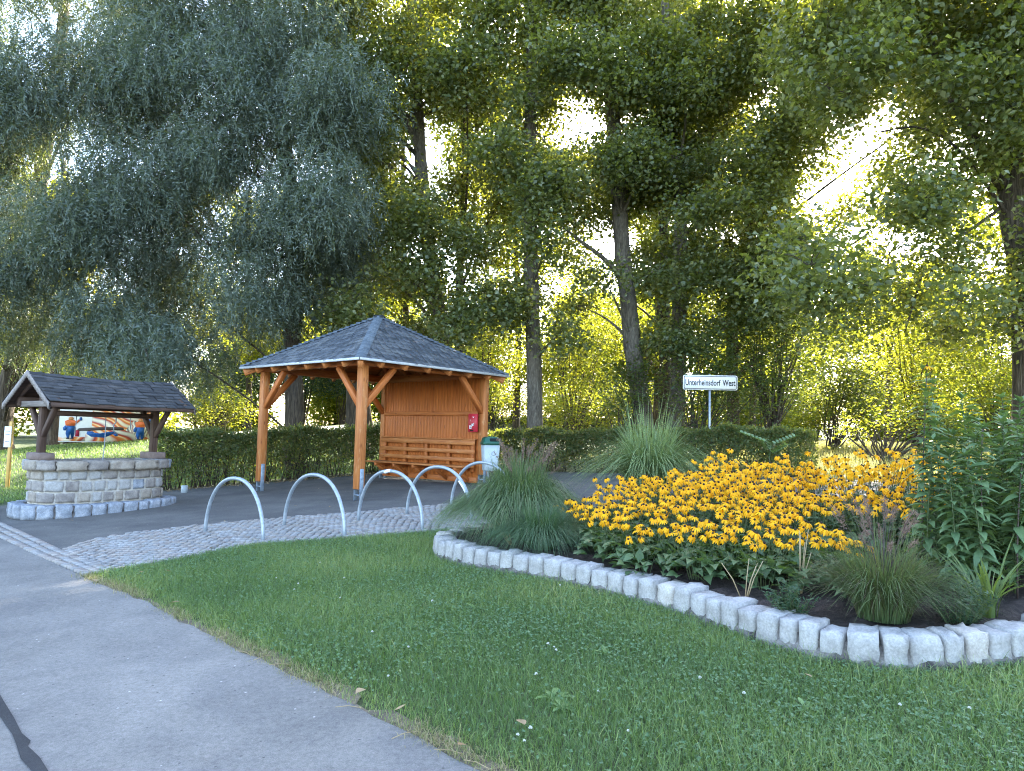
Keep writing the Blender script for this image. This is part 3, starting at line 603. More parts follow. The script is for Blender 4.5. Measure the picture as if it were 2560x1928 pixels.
# ------------------------------------------------------------------ stone well with shingled roof
WC = (-7.6, 13.25); WA = R(56); wz = Hf(*WC)
well = thing('stone_well', 'oval masonry well under a small weathered dark gabled roof on brown posts', 'well', (WC[0], WC[1], 0), WA)
def sup(a, b, n=2.7, N=400):
    t = np.linspace(0, 2*math.pi, N, endpoint=False); c, s = np.cos(t), np.sin(t)
    return np.stack([a*np.sign(c)*np.abs(c)**(2/n), b*np.sign(s)*np.abs(s)**(2/n)], 1)
def ring_blocks(mb, a, b, z0, h, dep, lens, off, nm, gap=.012, jz=.0, mats=(0,)):
    P = sup(a, b); Pc = np.vstack([P, P[:1]]); s = np.r_[0, np.cumsum(np.linalg.norm(np.diff(Pc, axis=0), axis=1))]; T = s[-1]; q = off
    while q < T+off-.05:
        L = rnd.uniform(*lens); L = min(L, T+off-q)
        if T+off-q-L < lens[0]*.6: L = T+off-q
        m = (q+L/2) % T; p = np.array([np.interp(m, s, Pc[:, 0]), np.interp(m, s, Pc[:, 1])]); e = np.array([np.interp((m+.02) % T, s, Pc[:, 0]), np.interp((m+.02) % T, s, Pc[:, 1])])-p
        e = e/np.linalg.norm(e); nrm = np.array([e[1], -e[0]]); mb.mi = rnd.choice(mats); hh = h*rnd.uniform(.94, 1.02) if jz else h
        put_block(mb, (p[0]-nrm[0]*dep/2, p[1]-nrm[1]*dep/2, z0+hh/2), np.array([e[0], e[1], 0])*(L-gap), np.array([nrm[0], nrm[1], 0])*dep*rnd.uniform(.96, 1.05), np.array([0, 0, hh-gap*.6])); q += L
STN = [M['sand_grey'], M['sand_warm'], M['sand_pale'], M['granite_blue'], M['redstone']]
mb = MB(); ring_blocks(mb, 1.36, .84, wz-.06, .27, .24, (.2, .3), .1, '', .03, .01); base = mb.build('base_course', [M['granite_blue']], well, True)
def ring_band(mb, a, b, a2, b2, z0, z1):
    o, i = sup(a, b, N=120), sup(a2, b2, N=120); n = 120
    v = [(x, y, z0) for x, y in o]+[(x, y, z1) for x, y in o]+[(x, y, z1) for x, y in i]+[(x, y, z0) for x, y in i]
    f = [];
    for k in range(n):
        k2 = (k+1) % n; f += [(k, k2, n+k2, n+k), (n+k, n+k2, 2*n+k2, 2*n+k), (2*n+k, 2*n+k2, 3*n+k2, 3*n+k)]
    mb.add(v, f)
mb = MB(); ring_band(mb, 1.33, .81, 1.0, .40, wz-.1, wz+.175); mb.build('base_mortar', M['mortar_dark'], base)
mb = MB()
for k, (z0, h) in enumerate(((.20, .19), (.39, .20), (.59, .17))): ring_blocks(mb, 1.12, .58, wz+z0, h, .2, (.15, .34), .13*k, '', .035, .02, (0, 0, 0, 2, 2, 2, 1, 3))
wall_ = mb.build('masonry_ring', STN, well, True)
mb = MB(); ring_band(mb, 1.10, .56, .90, .34, wz+.1, wz+.77); mb.build('mortar', M['mortar'], wall_)
mb = MB(); ring_blocks(mb, 1.20, .66, wz+.755, .185, .34, (.3, .5), .2, '', .02, .02, (0, 1, 2, 0, 3)); mb.build('rim', STN[:4], well, True)
mb = MB(); mb.prism([tuple(q) for q in sup(.91, .35, N=60)], wz+.1, wz+.3); mb.build('shaft_bottom', M['hole_shade'], well)  # near-black plug stands in for the shade down the shaft
zr, ze, RL, RW = 2.48, 1.97, 1.27, .87; rz_ = wz+.94
for sx, lx in ((-1, -1.0), (1, 1.0)):
    mb = MB(); mb.box((lx, 0, rz_+.055), (.26, .50, .13), None, .02); mb.build('foot_block', M['redstone'], well)
    mb = MB(); mb.bar((lx, 0, rz_+.1), (lx, 0, zr-.12), .115, .115, up=(1, 0, 0)); mb.build('post', M['wood_dk'], well)
    mb = MB(); mb.bar((lx+sx*.10, -.60, ze-.02), (lx+sx*.10, .60, ze-.02), .07, .10); mb.build('tie_beam', M['wood_grey'] if sx < 0 else M['wood_dk'], well)
    for sy in (-1, 1):
        mb = MB(); mb.bar((lx, sy*.05, rz_+.42), (lx, sy*.47, ze-.05), .075, .085); mb.build('brace', M['wood_dk'], well)
    for sy in (-1, 1):
        mb = MB(); mb.bar((lx+sx*.13, sy*(RW-.06), ze+.02), (lx+sx*.13, sy*.02, zr-.08), .06, .08); mb.build('rafter', M['wood_dk'], well)
for sy in (-1, 1):
    mb = MB(); mb.bar((-RL+.1, sy*.60, ze+.025), (RL-.1, sy*.60, ze+.025), .10, .16); mb.build('eave_beam', M['wood_dk'], well)
wr = MB()
for sy in (-1, 1):
    q = [(-RL, sy*RW, ze-.03), (RL, sy*RW, ze-.03), (RL, 0, zr-.03), (-RL, 0, zr-.03)]; wr.add(q, [(0, 1, 2, 3) if sy > 0 else (3, 2, 1, 0)])
wro = wr.build('roof', M['wood_dk'], well)
sh = MB(); sl = math.hypot(RW, zr-ze); nr = 9
for sy in (-1, 1):
    up_ = np.array([0, -sy*RW/sl, (zr-ze)/sl]); nv = np.array([0, sy*(zr-ze)/sl, RW/sl])
    for i in range(nr):
        x = -RL-.03
        while x < RL+.02:
            L = min(rnd.uniform(.14, .3), RL+.03-x); d0 = i*sl/nr+rnd.uniform(-.018, .012); d1 = min(sl+.03, (i+1)*sl/nr+.06); l = rnd.uniform(.018, .034)
            sag = -.035*math.sin(math.pi*(x+RL)/(2*RL))
            b0 = np.array([0, sy*(RW+.02), ze+sag])
            pts = [b0+np.array([x, 0, 0])+up_*d0+nv*l, b0+np.array([x+L-.004, 0, 0])+up_*(d0+rnd.uniform(-.01, .01))+nv*(l+rnd.uniform(-.006, .006)), b0+np.array([x+L-.004, 0, 0])+up_*d1+nv*.006, b0+np.array([x, 0, 0])+up_*d1+nv*.006]
            low = [p-nv*.014 for p in pts[:2]]
            sh.add(np.array(pts+low), [(0, 1, 2, 3), (4, 5, 1, 0)]); x += L
sh.build('shingles', M['wellroof'], wro)
mb = MB()
for sy in (-1, 1): mb.bar((-RL, sy*(RW+.005), ze-.045), (RL, sy*(RW+.005), ze-.045), .02, .07)
mb.build('fascia', M['wood_dk'], wro)
for sx in (-1, 1):
    mb = MB(); n = 14
    for sy in (-1, 1):
        P = []
        for k in range(n*4+1):
            t = k/(n*4); y = sy*(RW+.03)*(1-t); z = ze-.04+(zr-ze+.06)*t; P.append((y, z, .075+.022*abs(math.sin(math.pi*t*n))))
        v = []
        for xo in (sx*(RL+.012), sx*(RL+.034)):
            for y, z, d in P: v += [(xo, y, z+.02), (xo, y, z-d)]
        m = len(P)*2; f = []
        for k in range(len(P)-1): a = k*2; f += [(a, a+1, a+3, a+2), (m+a, m+a+2, m+a+3, m+a+1), (a, a+2, m+a+2, m+a), (a+1, m+a+1, m+a+3, a+3)]
        mb.add(v, f)
    mb.build('barge_board', M['wood_grey'], wro)
mb = MB(); mb.tube([(-1.05, 0, 1.80), (1.05, 0, 1.80)], .05, 10); mb.build('windlass', M['wood_dk'], well, True)
mb = MB(); mb.tube([(.05, -.02, 1.78), (.06, -.02, 1.4), (.045, -.02, .95), (.06, -.02, .5)], .008, 6); mb.tube([(.25, 0, 1.8), (.25, 0, 1.66), (.21, 0, 1.62), (.22, 0, 1.5), (.3, 0, 1.44)], .011, 6); mb.tube([(.52, 0, 1.8), (.53, 0, 1.55)], .007, 6); mb.tube([(-.45, 0, 1.8), (-.46, 0, 1.42)], .007, 6)
mb.build('rope_and_hook', M['steel_foot'], well, True)

# painted wall panel on the lawn
ml, mr = at(163, 1112, 26.0), at(373, 1110, 26.0); mx0, mx1 = ml[0], mr[0]; mw = 3.07; mh = 1.85
mu = thing('painted_mural_panel', 'freestanding panel on the lawn painted with two workers and orange swirls', 'mural', ((mx0+mx1)/2, 26.0, Hf((mx0+mx1)/2, 26)+.02), R(26))
mw = (mx1-mx0)*1.0/math.cos(R(26))*.90
def swirl():
    m, n, p, o = new_mat('swirl_paint'); v = coord(n, 'Object', (1, 1, 1.5)); wv = n.nodes.new('ShaderNodeTexWave'); wv.bands_direction = 'DIAGONAL'; wv.inputs['Scale'].default_value = .45; wv.inputs['Distortion'].default_value = 13
    wv.inputs['Detail'].default_value = 2; wv.inputs['Detail Scale'].default_value = .7; n.links.new(v, wv.inputs['Vector'])
    c = ramp(n, wv.outputs['Fac'], [(0, (.75, .68, .5)), (.15, (.6, .12, .03)), (.35, (.75, .28, .05)), (.5, (.8, .62, .35)), (.62, (.7, .16, .04)), (.8, (.33, .03, .03)), (1, (.75, .7, .58))]); n.links.new(c, p.inputs['Base Color']); p.inputs['Roughness'].default_value = .6; return m
def swirl2():
    m, n, p, o = new_mat('grey_swirl_paint'); v = coord(n, 'Object', (1, 1, 1.2)); wv = n.nodes.new('ShaderNodeTexWave'); wv.inputs['Scale'].default_value = 1.5; wv.inputs['Distortion'].default_value = 7
    n.links.new(v, wv.inputs['Vector']); c = ramp(n, wv.outputs['Fac'], [(0, (.12, .1, .09)), (.25, (.6, .56, .42)), (.6, (.7, .66, .52)), (.85, (.3, .06, .05)), (1, (.5, .45, .36))]); n.links.new(c, p.inputs['Base Color']); return m
mb = MB(); mb.box((0, .06, mh/2), (mw, .12, mh)); mb.build('panel', M['white'], mu)
def mp(pts, mat, name, th):   # pts in unit coordinates: x 0..1 along the panel, y 0..1 up the part seen below the well roof
    mb = MB(); n = len(pts); q = [((x-.5)*mw, y*.68+.10) for x, y in pts]
    v = [(a, 0.0, b) for a, b in q]+[(a, -th, b) for a, b in q]; mb.add(v, [tuple(range(2*n-1, n-1, -1))]+[(i, n+i, n+(i+1) % n, (i+1) % n) for i in range(n)]); return mb.build(name, mat, mu)
S1, S2 = swirl(), swirl2()
mp([(.27, -.1), (1, -.1), (1, 1.7), (.33, 1.7), (.33, .62), (.27, .3)], S1, 'swirl_field', .003)
mp([(.68, .5), (.75, 1.0), (.86, 1.1), (.97, .75), (.93, .3), (.88, .1), (.79, .05), (.78, .35)], S2, 'grey_swirl', .006)
mp([(.0, -.1), (.27, -.1), (.27, .12), (.2, .1), (.12, .16), (.05, .05), (.0, .12)], S1, 'floor_paint', .003)
def worker(cx, s):
    k = lambda pts: [(cx+x*s, y) for x, y in pts]
    mp(k([(-.04, .5), (-.045, .3), (-.03, .05), (-.008, .05), (.002, .32), (.012, .05), (.035, .05), (.042, .35), (.045, .62), (.035, .75), (-.035, .75), (-.045, .6)]), M['blue'], 'worker_trousers', .009)
    mp(k([(-.05, .7), (-.06, .95), (-.02, 1.02), (.02, 1.02), (.055, .95), (.085, 1.06), (.1, 1.0), (.06, .82), (.04, .7)]), M['orange'], 'worker_shirt', .012)
    mp(k([(-.02, 1.0), (-.028, 1.12), (0, 1.18), (.028, 1.12), (.02, 1.0)]), M['skin'], 'worker_head', .014)
    mp(k([(-.055, .7), (-.075, .6), (-.07, .45), (-.045, .44), (-.04, .55), (-.045, .72)]), M['blue'], 'worker_glove', .014)
    mp(k([(.085, 1.0), (.085, 1.15), (.105, 1.17), (.115, 1.05), (.105, .97)]), M['blue'], 'worker_cuff', .014)
    for q in (-1, 1): mp(k([(q*.02-.018, .0), (q*.02+.02, .0), (q*.02+.016, .08), (q*.02-.012, .08)]), M['brown'], 'worker_boot', .0145)
worker(.115, 1.0); worker(.84, 1.0)
mp([(.18, .48), (.2, .58), (.3, .62), (.42, .66), (.62, .69), (.66, .66), (.665, .54), (.6, .5), (.48, .52), (.3, .45), (.2, .44)], M['brown'], 'dark_cylinder', .010)
mp([(.285, .42), (.28, .28), (.33, .14), (.46, .1), (.5, .18), (.57, .35), (.57, .44), (.5, .42), (.42, .33), (.36, .36), (.34, .44)], M['blue'], 'blue_vessel', .008)
mp([(.165, .14), (.165, .45), (.175, .49), (.2, .49), (.207, .45), (.207, .14)], M['mred'], 'red_bottle', .010)
mp([(.55, .3), (.585, .35), (.61, .22), (.58, .18)], M['blue'], 'blue_tool', .011)

# slender posts at the left
yx, yy = -12.6, 18.0; g = Hf(yx, yy)
yo = thing('marker_post', 'slim yellow wooden post with a white notice plate on the left lawn edge', 'post', (yx, yy, g))
mb = MB(); mb.box((0, 0, .82), (.075, .075, 1.74), None, .008); mb.build('pole', M['yellow'], yo)
mb = MB(); mb.box((-.05, -.046, 1.30), (.17, .014, .52), None, .003); npl = mb.build('notice_plate', M['white'], yo)
for z in (1.44, 1.36, 1.18): mb = MB(); mb.box((-.05, -.0545, z), (.11, .002, .012)); mb.build('printed_line', M['black'], npl)
sx2, sy2 = -7.25, 16.0
mb = MB(); mb.tube([(0, 0, -.05), (0, 0, .16), (0, 0, .165)], [.07, .07, .062], 14); tag(mb.build('pipe_stub', M['bin_grey'], None, True, (sx2, sy2, Hf(sx2, sy2))), 'short white pipe stub in the asphalt before the left hedge', 'pipe')

# ------------------------------------------------------------------ granite border of the flower bed
BOR = [(-.2, 9.45), (-.62, 9.05), (-.86, 8.6), (-.85, 8.2), (-.66, 7.82), (-.28, 7.44), (.14, 7.1), (.43, 6.83), (.72, 6.48), (.98, 6.2), (1.33, 5.74), (1.56, 5.25), (1.77, 4.82), (1.98, 4.54), (2.25, 4.37), (2.54, 4.32), (2.88, 4.36), (3.3, 4.46), (4.2, 4.85), (5.6, 5.8)]
bl = resample(smooth_line(BOR, 2), .02)
bo = thing('granite_bed_border', 'curved low border of pale granite blocks edging the flower bed', 'stone border', (1, 6, Hf(1, 6)))
mb = MB(); ms = MB(); i = 0; o0 = np.array([1, 6, Hf(1, 6)])
while i < len(bl)-12:
    st = rnd.randint(8, 11) if bl[i][1] > 5.5 else rnd.randint(7, 10); j = min(i+st, len(bl)-1); p0, p1 = bl[i], bl[j]; e = p1-p0; L = np.linalg.norm(e); e /= L; n = np.array([-e[1], e[0]])
    c = (p0+p1)/2+n*.10; z = Hf(*c); hh = rnd.uniform(.195, .232); tz = .046*e[0]+.03*e[1]; til = rnd.uniform(-.05, .05)
    mb.mi = rnd.choice([0, 0, 0, 0, 0, 2, 2, 1]); ex = np.array([e[0], e[1], tz+til*.5]); nx = np.array([n[0], n[1], .046*n[0]+.03*n[1]+rnd.uniform(-.04, .04)])
    put_block(mb, np.array([*c, z+.015+hh/2-.02])-o0, ex*(L-.024), nx*rnd.uniform(.2, .235), np.array([0, 0, hh])); i = j
mb.build('granite_blocks', [M['granite'], M['granite_warm'], M['sand_pale']], bo, True)
q = bl[::4]; t = np.gradient(q, axis=0); t /= np.linalg.norm(t, axis=1)[:, None]; n = np.stack([-t[:, 1], t[:, 0]], 1); prof = [(-.02, -.1), (-.012, .05), (.024, .085), (.03, .135), (.185, .15), (.2, .1)]
V = []; 
for k in range(len(q)):
    for d, z in prof: xy = q[k]+n[k]*(d+rnd.uniform(-.012, .012)); V.append((xy[0]-1, xy[1]-6, Hf(*xy)+z-o0[2]+rnd.uniform(-.012, .012)))
m = len(prof); f = [(k*m+a, (k+1)*m+a, (k+1)*m+a+1, k*m+a+1) for k in range(len(q)-1) for a in range(m-1)]
ms.add(V, f); ms.build('mortar', M['mortar_dark'], bo, True)
inner = (q+n*.14); bedp = [tuple(a) for a in inner]+[(6.5, 8), (7, 11.6), (3.4, 11.5), (1.2, 10.9), (.2, 10.2)]
BZ = .155
def bed_mesh():
    xs = np.arange(-1.2, 7.2, .12); ys = np.arange(4.3, 11.8, .12); X, Y = np.meshgrid(xs, ys); ins = in_poly(X.ravel(), Y.ravel(), bedp).reshape(X.shape)
    Z = H(X, Y)+BZ+rng.normal(0, .012, X.shape); idx = -np.ones(X.shape, int); V = []; 
    Q = []
    for a in range(X.shape[0]-1):
        for b in range(X.shape[1]-1):
            if ins[a, b] or ins[a+1, b] or ins[a, b+1] or ins[a+1, b+1]: Q.append((a, b))
    def vid(a, b):
        if idx[a, b] < 0: idx[a, b] = len(V); V.append((X[a, b], Y[a, b], Z[a, b]))
        return idx[a, b]
    F = [(vid(a, b), vid(a, b+1), vid(a+1, b+1), vid(a+1, b)) for a, b in Q]
    # pull stray corners behind the blocks
    V2 = np.array(V); out_ = ~in_poly(V2[:, 0], V2[:, 1], bedp); I = np.array(inner)
    for k in np.where(out_)[0]:
        dd = np.hypot(I[:, 0]-V2[k, 0], I[:, 1]-V2[k, 1]); j = dd.argmin()
        if dd[j] < .3: V2[k, :2] = I[j]; V2[k, 2] = Hf(*I[j])+BZ
        else: V2[k, 2] = Hf(V2[k, 0], V2[k, 1])+.02
    me = fast_mesh('bed_soil', V2, np.array(F), np.full(len(F), 4), True, mats=[M['soil']]); return tag(link('bed_soil', me), kind='structure')
bed_mesh()
def bedz(x, y): return Hf(x, y)+BZ

# ------------------------------------------------------------------ flower bed planting
def dup(root, loc, rz, label=None, group=None, sc=None):
    r = root.copy(); C.objects.link(r); r.location = loc; r.rotation_euler = (0, 0, rz)
    if sc: r.scale = (sc, sc, sc)
    if label: r['label'] = label
    if group: r['group'] = group
    for ch in list(root.children):
        c = ch.copy(); C.objects.link(c); c.parent = r
        for g in list(ch.children):
            d = g.copy(); C.objects.link(d); d.parent = c
    return r
def petal_mesh(seed):
    g = np.random.default_rng(seed); n = 13; a = np.arange(n)*2*math.pi/n+g.normal(0, .08, n)
    A = np.stack([np.cos(a), np.sin(a), g.normal(-.10-.05*seed, .13, n)], 1); N = np.tile([0, 0, 1.], (n, 1))
    d = rich_leaves(A*.006, A, N, g.uniform(.040, .048, n), np.full(n, .0145), g.uniform(.2+.08*seed, .6+.1*seed, n), (.35, .85, 1, .85, .3), .06)
    return fast_mesh('petals', d[0], d[1], d[2], True, d[3], None, [M['petal']])
PET = [petal_mesh(i) for i in range(5)]
cm = MB(); cm.lathe([(.0, -.004), (.009, -.003), (.0105, .003), (.008, .010), (.003, .0135), (.0, .014)], 10)
CONE = fast_mesh('cone', np.concatenate(cm.v), [i for q in cm.f for i in q], [len(q) for q in cm.f], True, None, None, [M['core']])
def rud_proto(h, nh, seed, label):
    g = np.random.default_rng(seed); t = thing('coneflower_plant', label, 'flower', (0, 0, 0), 0, 'golden coneflowers in the stone-edged bed')
    mb = MB(); LP = []
    for k in range(nh):
        a = g.uniform(0, 6.28); r = .26*math.sqrt(g.random()); hx, hy = r*math.cos(a), r*math.sin(a); hz = h*g.uniform(.80, 1.08)
        P = np.array([(hx*.25, hy*.25, 0), (hx*.45, hy*.45, hz*.4), (hx*.85, hy*.85, hz*.8), (hx, hy, hz)]); mb.tube(P, [.0035, .003, .0025, .002], 5, False)
        o = link('flower_head', PET[g.integers(5)], t, (hx, hy, hz), (g.normal(.42, .28), g.normal(0, .30), g.uniform(0, 6.28))); o.rotation_mode = 'ZYX'
        s_ = g.uniform(.90, 1.24); o.scale = (s_, s_, s_); link('cone', CONE, o)
        for q in (.3, .5, .68): LP.append((hx*q*1.05, hy*q*1.05, hz*q, .85-.5*q))
    mb.build('stems', M['stem'], t)
    LP = np.array(LP); n1 = len(LP); nb = 54; a = g.uniform(0, 6.28, nb); r = .30*np.sqrt(g.random(nb))
    PB = np.stack([np.cos(a)*r, np.sin(a)*r, g.uniform(.04, h*.48, nb)], 1); ab = g.uniform(0, 6.28, n1)
    AB = np.stack([np.cos(a+g.normal(0, .7, nb)), np.sin(a+g.normal(0, .7, nb)), g.uniform(-.1, .6, nb)], 1); AL = np.stack([np.cos(ab), np.sin(ab), g.uniform(.1, .7, n1)], 1)
    P = np.vstack([PB, LP[:, :3]]); A = np.vstack([AB, AL]); n = len(P); N = np.stack([g.normal(0, .3, n), g.normal(0, .3, n), np.ones(n)], 1)
    L = np.r_[g.uniform(.11, .175, nb), .10*LP[:, 3]+.02]; d = rich_leaves(P, A, N, L, L*np.r_[np.full(nb, .58), np.full(n1, .36)], g.uniform(.2, .6, n), (.25, .9, 1, .72, .35, .0), .12)
    foliage('foliage', d, M['rud_leaf'], t); return t
RL_ = 'golden coneflower plant with dark-centred daisies within the dense yellow mass'
prot = [rud_proto(h, nh, 100+i, RL_) for i, (h, nh) in enumerate([(.42, 9), (.50, 13), (.58, 15), (.66, 16), (.75, 17), (.86, 17)])]
RUD = [(.72, 8.15), (1.0, 7.0), (1.45, 6.3), (2.1, 5.75), (2.7, 5.75), (3.05, 6.8), (3.3, 8.4), (2.9, 9.3), (1.7, 9.3)]
pts = []; tries = 0
while len(pts) < 72 and tries < 9000:
    tries += 1; p = sample_poly(RUD, 1)[0]
    if all((p[0]-q[0])**2+(p[1]-q[1])**2 > .27**2 for q in pts): pts.append(p)
used = set()
for (x, y) in pts:
    dfront = dist_line(np.array([x]), np.array([y]), [(.72, 8.15), (1.0, 7.0), (1.45, 6.3), (2.1, 5.75), (2.7, 5.75)])[0]
    k = int(np.clip(dfront*2.3+rnd.uniform(-.9, .6), 0, 5)); lc = (x, y, bedz(x, y)); rz = rnd.uniform(-.5, .5)
    if k in used: dup(prot[k], lc, rz)
    else: used.add(k); prot[k].location = lc; prot[k].rotation_euler = (0, 0, rz)
for k in range(6):
    if k not in used:
        p = sample_poly(RUD, 1)[0]; prot[k].location = (p[0], p[1], bedz(*p))
for (x, y, k) in [(3.15, 7.4, 4), (3.4, 7.0, 3), (3.55, 7.6, 4), (3.3, 6.5, 2), (3.75, 7.3, 5), (3.45, 8.1, 5), (3.9, 7.9, 4), (4.25, 8.0, 4), (3.7, 6.9, 3), (4.1, 8.6, 5), (4.9, 8.8, 5), (4.15, 7.6, 4), (4.5, 7.9, 5), (4.75, 7.4, 4), (4.35, 7.2, 5), (5.0, 7.9, 2), (4.0, 7.1, 3), (4.6, 8.4, 4), (5.2, 8.5, 5), (3.85, 6.75, 2)]:
    dup(prot[k], (x, y, bedz(x, y)), rnd.uniform(0, 6), 'golden coneflower plant half hidden behind the tall leafy stems', 'coneflowers behind the tall leafy stems')
for (x, y, k, lab) in [(1.22, 6.42, 0, 'low coneflower plant drooping at the front edge of the yellow mass above the stone border'), (2.62, 5.42, 1, 'low coneflower plant standing alone beside the purple-tinged grass')]:
    dup(prot[k], (x, y, bedz(x, y)), rnd.uniform(0, 6), lab, sc=.82)
def grass_clump(name, label, x, y, n, Hr, rr, wd, droop, mat, base_r=.12, seg=6, plume=None, group=None, power=1.6, hq=.3):
    t = thing(name, label, 'ornamental grass', (x, y, bedz(x, y)), 0, group); a = rng.uniform(0, 6.28, n); r = base_r*np.sqrt(rng.random(n))
    P = np.stack([np.cos(a)*r, np.sin(a)*r, np.zeros(n)], 1); az = a+rng.normal(0, .5, n); sc = rng.uniform(.55, 1, n)
    q = rng.random(n)**.8; re_ = rr[0]+(rr[1]-rr[0])*q; dr_ = np.clip(droop[0]+(droop[1]-droop[0])*q+rng.normal(0, .08, n), 0, 1.05)
    d = blades(P, az, rng.uniform(*Hr, n)*sc**.3*(1-hq*q), re_, rng.uniform(*wd, n), seg, dr_, None, power); foliage('blades', d, mat, t)
    if plume:
        m = plume[0]; mb = MB(); a = rng.uniform(0, 6.28, m)
        Pp = np.zeros((m, 3)); hh = rng.uniform(plume[1], plume[2], m); re = rng.uniform(.1, plume[3], m)
        tips = np.stack([np.cos(a)*re, np.sin(a)*re, hh], 1)
        for q in tips: mb.tube(np.array([(0, 0, 0), q*np.array([.3, .3, .55]), q*np.array([.75, .75, .88]), q]), [.002, .002, .0015, .001], 4, False)
        mb.build('flower_stalks', M['stem_dark'], t)
        nb = 60; u = rng.random((m, nb)); c = tips[:, None]*(np.stack([.75+.25*u, .75+.25*u, .88+.12*u], 2)); c = c.reshape(-1, 3); A = rng.normal(0, 1, c.shape)+np.array([0, 0, .8])
        d = kite_leaves(c, A, rng.normal(0, 1, c.shape), np.full(len(c), .035), np.full(len(c), .004), .0); foliage('plumes', d, M['plume'], t)
    return t
grass_clump('fountain_grass', 'big arching green fountain grass mound with purple plumes at the rounded bed end', .12, 8.55, 6400, (1.0, 1.42), (.06, 1.0), (.006, .011), (.15, 1.0), M['fountain'], .22, 8, (40, .8, 1.15, .5), power=1.05, hq=.55)
grass_clump('fountain_grass', 'small dense blue-green grass mound before the big fountain grass', .36, 7.72, 3400, (.50, .70), (.08, .70), (.004, .007), (.15, 1.0), M['mound'], .13, 7, power=1.05, hq=.5)
grass_clump('zebra_grass', 'tall zebra grass with pale-banded upright blades behind the yellow flowers', 2.0, 10.3, 1300, (1.35, 1.95), (.12, 1.2), (.014, .022), (.05, .7), M['zebra'], .25, 9, power=1.9)
grass_clump('switchgrass', 'fine upright switchgrass with purple-tinged base beside the border bend', 2.56, 4.93, 2000, (.45, .80), (.06, .62), (.004, .008), (.0, .6), M['switch'], .16, 6, (26, .55, .8, .4))
grass_clump('iris_clump', 'broad sword-leaved iris clump at the right end of the bed', 3.25, 4.92, 44, (.45, .72), (.12, .5), (.018, .028), (.0, .35), M['iris'], .07, 6)
def aster(x, y, h, r, label):
    t = thing('aster_bush', label, 'bush', (x, y, bedz(x, y))); ns = 34; a = rng.uniform(0, 6.28, ns); rr = r*np.sqrt(rng.random(ns)); tip = np.stack([np.cos(a)*rr, np.sin(a)*rr, h*rng.uniform(.6, 1, ns)*(1-.35*(rr/r)**2)], 1)
    mb = MB(); Ps = []; As = []
    for q in tip:
        b = q*np.array([.35, .35, 0]); mb.tube(np.array([b, b*.4+q*.6*np.array([1, 1, .9]), q]), [.003, .002, .0015], 4, False)
        u = rng.random(26)[:, None]; Ps.append(b*(1-u)+q*u); As.append(np.c_[rng.normal(0, 1, (26, 2)), rng.uniform(.1, .9, 26)])
    mb.build('stems', M['stem'], t); P = np.concatenate(Ps); A = np.concatenate(As); n = len(P)
    foliage('foliage', rich_leaves(P, A, np.tile([0, 0, 1.], (n, 1))+rng.normal(0, .3, (n, 3)), rng.uniform(.03, .055, n), np.full(n, .011), .2, (.2, 1, .8, 0)), M['aster_leaf'], t)
aster(1.98, 5.0, .27, .22, 'low bushy green aster at the border bend left of the switchgrass')
aster(2.98, 4.78, .36, .24, 'bushy fine-leaved green aster between the switchgrass and the iris')
def tall_plant(x, y, h, flower, label, group=None):
    t = thing('tall_sunflower_plant', label, 'plant', (x, y, bedz(x, y)), 0, group); lx, ly = rng.normal(0, .07, 2)*h
    u = np.linspace(0, 1, 7)[:, None]; P = np.c_[lx*u**2, ly*u**2, h*u]; mb = MB(); mb.tube(P, np.linspace(.007, .003, 7), 6); mb.build('stem', M['stem_dark'] if rnd.random() < .4 else M['stem'], t)
    n = int(h/.05)*3; k = np.arange(n)//3; tt = .14+.86*k/(n/3); tt = np.clip(tt, 0, 1); a = k*1.57+np.arange(n)*2.1+rng.normal(0, .3, n); B = np.stack([lx*tt**2, ly*tt**2, h*tt], 1)
    A = np.stack([np.cos(a), np.sin(a), .75*tt-.05+rng.normal(0, .15, n)], 1); L = rng.uniform(.16, .23, n)*(1-.3*tt); d1 = rich_leaves(B, A, np.tile([0, 0, 1.], (n, 1))+rng.normal(0, .2, (n, 3)), L, L*.33, rng.uniform(.3, .8, n), (.12, .75, 1, .8, .42, 0), .12)
    m = 10; a = rng.uniform(0, 6.28, m); A = np.stack([np.cos(a), np.sin(a), rng.uniform(.5, 1.6, m)], 1); d2 = rich_leaves(np.tile(P[-1], (m, 1)), A, np.tile([0, 0, 1.], (m, 1)), np.full(m, .11), np.full(m, .034), .3, (.15, 1, .8, .4, 0))
    foliage('foliage', join([d1, d2]), M['tall_leaf'], t)
    if flower:
        o = link('flower_head', PET[rnd.randrange(5)], t, tuple(P[-1]+np.array([0, 0, .04])), (rnd.uniform(.1, .7), rnd.uniform(-.3, .3), 0)); o.scale = (1.05, 1.05, 1.05); link('cone', CONE, o)
TG = 'leafy stems crowding the right of the bed'
TP = []
tpoly = [(3.2, 5.75), (3.35, 5.2), (4.1, 5.35), (5.2, 6.3), (5.4, 7.2), (4.6, 6.9), (3.8, 6.2)]
while len(TP) < 52:
    p = sample_poly(tpoly, 1)[0]
    if all((p[0]-q[0])**2+(p[1]-q[1])**2 > .022 for q in TP): TP.append(p)
for (x, y) in TP: tall_plant(x, y, rnd.uniform(.9, 1.5), False, 'tall leafy stem with lance-shaped green leaves among its like in the bed', TG)
for x, y, h, lab in [(3.42, 5.95, 1.72, 'tallest leafy stem topped by a single yellow daisy before the sunlit thicket'), (3.68, 6.05, 1.62, 'tall thin stem with a yellow daisy right of the tallest one'), (3.95, 6.15, 1.38, 'leafy stem with a low yellow daisy near the right picture edge')]: tall_plant(x, y, h, True, lab)
